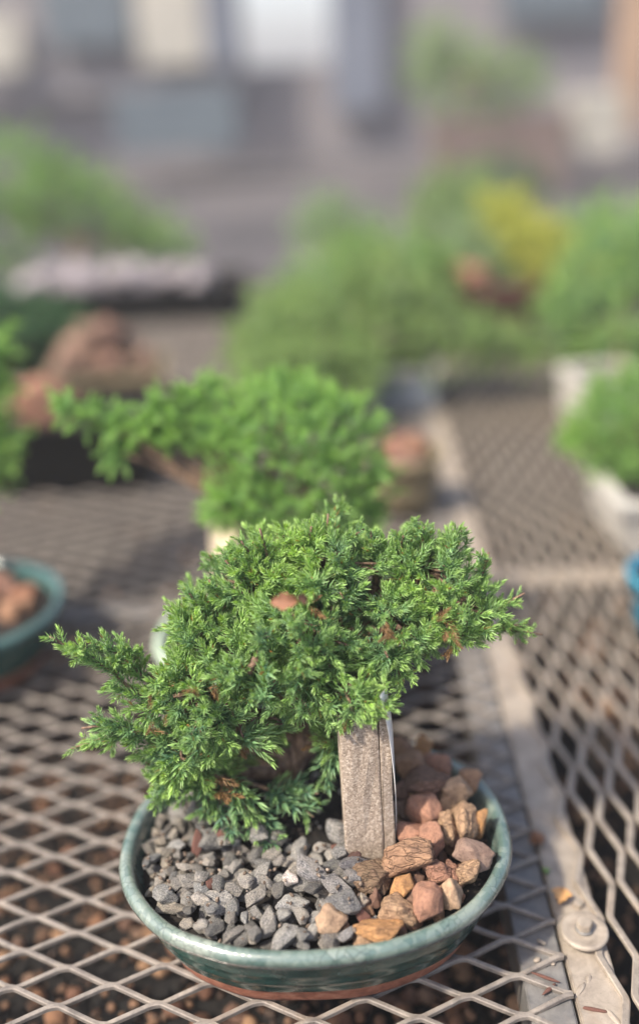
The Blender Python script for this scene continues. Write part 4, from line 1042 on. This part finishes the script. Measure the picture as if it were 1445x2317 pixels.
round_pot('round_pot', (aty(60, 850, 1.55).x, 1.55, .0012), .06, .07, M_BLACK, 'black round pot under the dark teal shrub at left')
bg_tree('dark_shrub', 'dark blue-green shrub behind the black tray at left', (aty(60, 850, 1.55).x, 1.55, .05), [(60, 760, 1.55, .06), (120, 760, 1.55, .045), (10, 740, 1.55, .05)], M_FOL_DARK, .022, 1.4)
# far left tray with pale stones and the drooping tree above it
c = atz(280, 735, 0.0); c.y += .08
rect_pot('stone_tray', (c.x, c.y, .0012), math.radians(-4), .43, .15, .06, M_BLACK, 'long dark tray holding pale stones far back at left', flare=.96, cat='tray')
for k, (x, y) in enumerate([(70, 650), (190, 645), (320, 640), (450, 640), (130, 620), (260, 615), (390, 620)]):
    p = aty(x, y, c.y - .02); o = link('pale_stone', ROCK_VAR[k % 6]); o.location = (p.x, p.y, .066); o.scale = (.036, .03, .022); o.rotation_euler = (k, k * 2, k * 3); o.color = (.36, .34, .37, 0)
    tag(o, 'pale lilac-grey stone lying in the long dark tray', 'rock', 'pale stones in the far tray')
bg_tree('drooping_conifer', 'drooping green conifer slanting down from the far left', (c.x - .12, c.y + .05, .05), [(30, 430, 2.1, .10), (110, 460, 2.1, .085), (190, 480, 2.1, .07), (260, 510, 2.1, .055), (320, 545, 2.1, .042), (380, 575, 2.08, .03), (20, 510, 2.1, .09)], M_FOL, .028, 1.8)
# right-hand side
c = atz(1335, 1275, 0.0)
rect_pot('rectangular_pot', (c.x + .118, c.y + .062, .0012), math.radians(3), .19, .11, .052, M_OFFWHITE, 'off-white rectangular pot at the right edge', flare=.9, wall=.008)
bg_tree('right_juniper', 'bright green juniper in the off-white pot at the right edge', (c.x + .10, c.y + .08, .055), [(1400, 960, .92, .042), (1340, 985, .92, .024), (1440, 1000, .91, .045), (1380, 1030, .90, .026), (1440, 910, .93, .04), (1320, 1000, .92, .012)], M_FOL_LIGHT, .0105, .95, lib=LOWF)
c = atz(1260, 985, 0.0)
rect_pot('white_pot', (c.x + .062, c.y + .05, .0012), math.radians(10), .08, .07, .06, M_OFFWHITE, 'white square pot half hidden behind the right-hand juniper', flare=.9)
bg_tree('dark_pine', 'tall deep green tree at the right edge behind the white pot', (c.x + .09, c.y + .08, .055), [(1360, 640, 1.32, .060), (1430, 620, 1.32, .07), (1330, 720, 1.30, .055), (1420, 730, 1.3, .07), (1390, 810, 1.28, .05), (1300, 770, 1.3, .032), (1440, 830, 1.28, .05)], M_FOL, .021, 1.3)
c = atz(1492, 1478, 0.0)
round_pot('round_pot', (c.x + .016, c.y + .03, .0012), .034, .052, M_GLAZE_BLUE, 'small bright blue glazed pot at the right edge')
c = atz(1140, 755, 0.0); c.y += .08
round_pot('bowl_pot', (c.x, c.y, .0012), .095, .075, M_MAROON, 'maroon clay bowl planted with a yellow shrub')
bg_tree('yellow_shrub', 'bright yellow leafy shrub in the maroon bowl', (c.x + .02, c.y, .06), [(1215, 600, c.y, .055), (1160, 530, c.y + .03, .040), (1255, 605, c.y - .02, .045), (1130, 490, c.y + .05, .028), (1190, 560, c.y, .04)], M_FOL_YEL, .020, 1.4)
bg_tree('green_shrub', 'pale green leafy shrub left of the yellow one in the bowl', (c.x - .03, c.y, .06), [(1080, 590, c.y + .02, .04), (1050, 550, c.y + .06, .04), (1100, 630, c.y - .02, .03)], M_FOL_PALE, .022, 1.4)
p = aty(1050, 640, c.y - .05); o = link('large_rock', rock_mesh('large_rock', 61, 3, 12, .06, .1), M_LAVA); o.location = p; o.scale = (.04, .03, .032); o.color = (.30, .11, .08, .2); tag(o, 'dark red rock at the left side of the maroon bowl', 'rock')
for (x, y, Y, r, m, nm, lab) in [(1380, 560, 2.0, .085, M_FOL_LIGHT, 'green_shrub', 'bright green shrub behind the tall tree at right'), (1030, 470, 2.6, .09, M_FOL_YG, 'olive_shrub', 'olive-green shrub beyond the end of the bench'), (1130, 430, 3.2, .10, M_FOL_DARK, 'olive_shrub', 'dark shrub beyond the bench above the yellow one')]:
    p = aty(x, y, Y); zb = .0012 if Y < 2.1 else GROUND_Z - .019
    round_pot('nursery_pot', (p.x, Y, zb), .08, .09, M_BLACK, 'black nursery pot under the ' + lab)
    bg_tree(nm, lab, (p.x, Y, zb + .07), [(x, y, Y, r), (x - 40, y + 25, Y, r * .7), (x + 45, y + 20, Y, r * .7)], m, .032, 1.9, cat='shrub')
# ------------------------------------------------------------------ far end: shed, posts and a bush
M_GLASSY = simple_mat('cream_blind', [(.3, (.26, .25, .22)), (.7, (.40, .37, .32))], 7, .6, 0)
YS = 5.6; zg = GROUND_Z - .019
shed = empty('shed', (0, YS, zg)); tag(shed, 'grey-mauve shed wall with a bright gap, far out of focus at the top', 'building')
M_SHED = simple_mat('mauve_grey_wall', [(.3, (.115, .11, .123)), (.7, (.20, .182, .19))], 2.2, .9, 0, co='pos')
def panel(name, x0, x1, y0, y1, proud, m, Y=YS, par=shed, thick=.05):
    a_ = aty(x0, (y0 + y1) / 2, Y); b_ = aty(x1, (y0 + y1) / 2, Y); t_ = aty((x0 + x1) / 2, y0, Y).z; bt = aty((x0 + x1) / 2, y1, Y).z
    me = bevel_box(name, b_.x - a_.x, thick, t_ - bt, .006); o = link(name, me, m, par)
    o.location = Vector(((a_.x + b_.x) / 2, Y - proud, bt)) - (par.location if par else Vector()); return o
for x0_, x1_ in ((-3000, 522), (738, 4400)):
    o = panel('wall', x0_, x1_, -800, 300, -.1, M_SHED, thick=.12)
    o.rotation_euler = (0, 0, 0)
me = bevel_box('low_wall', 9, .10, aty(630, 150, YS).z - zg, .01); o = link('low_wall', me, M_SHED, shed); o.location = (0, .22, 0)
panel('window', 300, 450, -260, 150, .03, M_GLASSY)
panel('window', -60, 55, 30, 165, .03, M_GLASSY)
panel('shutter', 85, 285, -260, 105, .03, M_TEAL)
panel('pane', 455, 520, -260, 150, .03, M_SLATE)
panel('shutter', 745, 862, -260, 250, .035, M_SLATE)
panel('shutter', 1130, 1370, -260, 45, .03, M_TEAL)
o = panel('low_cabinet', 270, 540, 200, 335, 0, M_TEAL, 5.0, None, .3); tag(o, 'dark slate cabinet standing before the shed', 'cabinet')
o = panel('wooden_post', 1405, 1470, -260, 300, 0, M_POST, 4.6, None, .12); tag(o, 'orange-brown wooden post at the top right corner', 'post')
o = panel('pink_crate', 1290, 1395, 210, 345, 0, M_GLASSY, 4.4, None, .2); tag(o, 'pale pinkish crate beside the wooden post', 'crate')
p = aty(1060, 300, 4.2); rect_pot('planter_box', (p.x + .1, 4.2, zg), 0, .5, .3, max(.1, aty(1060, 265, 4.2).z - zg), M_PLANTER, 'dull brown planter box far behind the bench', cat='planter')
bg_tree('far_bush', 'lime-green and ochre bush in the far planter box', (p.x, 4.2, aty(1060, 250, 4.2).z), [(1000, 110, 4.2, .09), (1050, 150, 4.2, .08), (975, 160, 4.2, .06), (1090, 215, 4.2, .09), (1020, 200, 4.2, .09), (1130, 170, 4.2, .05), (1200, 190, 4.2, .06)], M_FOL_YG, .085, 3.0, .02, cat='bush')


# ------------------------------------------------------------------ hazy air
bm = bmesh.new(); bmesh.ops.create_cube(bm, size=1)
for v in bm.verts: v.co = Vector((v.co.x * 64, 17 + v.co.y * 50, (-1.1 if v.co.z < 0 else 3.6)))
m, nt, b = mat('hazy_air'); nt.nodes.remove(b); pv = nd(nt, 'ShaderNodeVolumePrincipled')
pv.inputs['Color'].default_value = (.93, .93, .95, 1); pv.inputs['Density'].default_value = HAZE
nt.links.new(pv.outputs[0], nt.nodes['Material Output'].inputs['Volume'])
tag(link('haze', bm_mesh('haze', bm), m), 'thin bright haze in the air over the whole nursery yard', 'haze', kind='stuff')
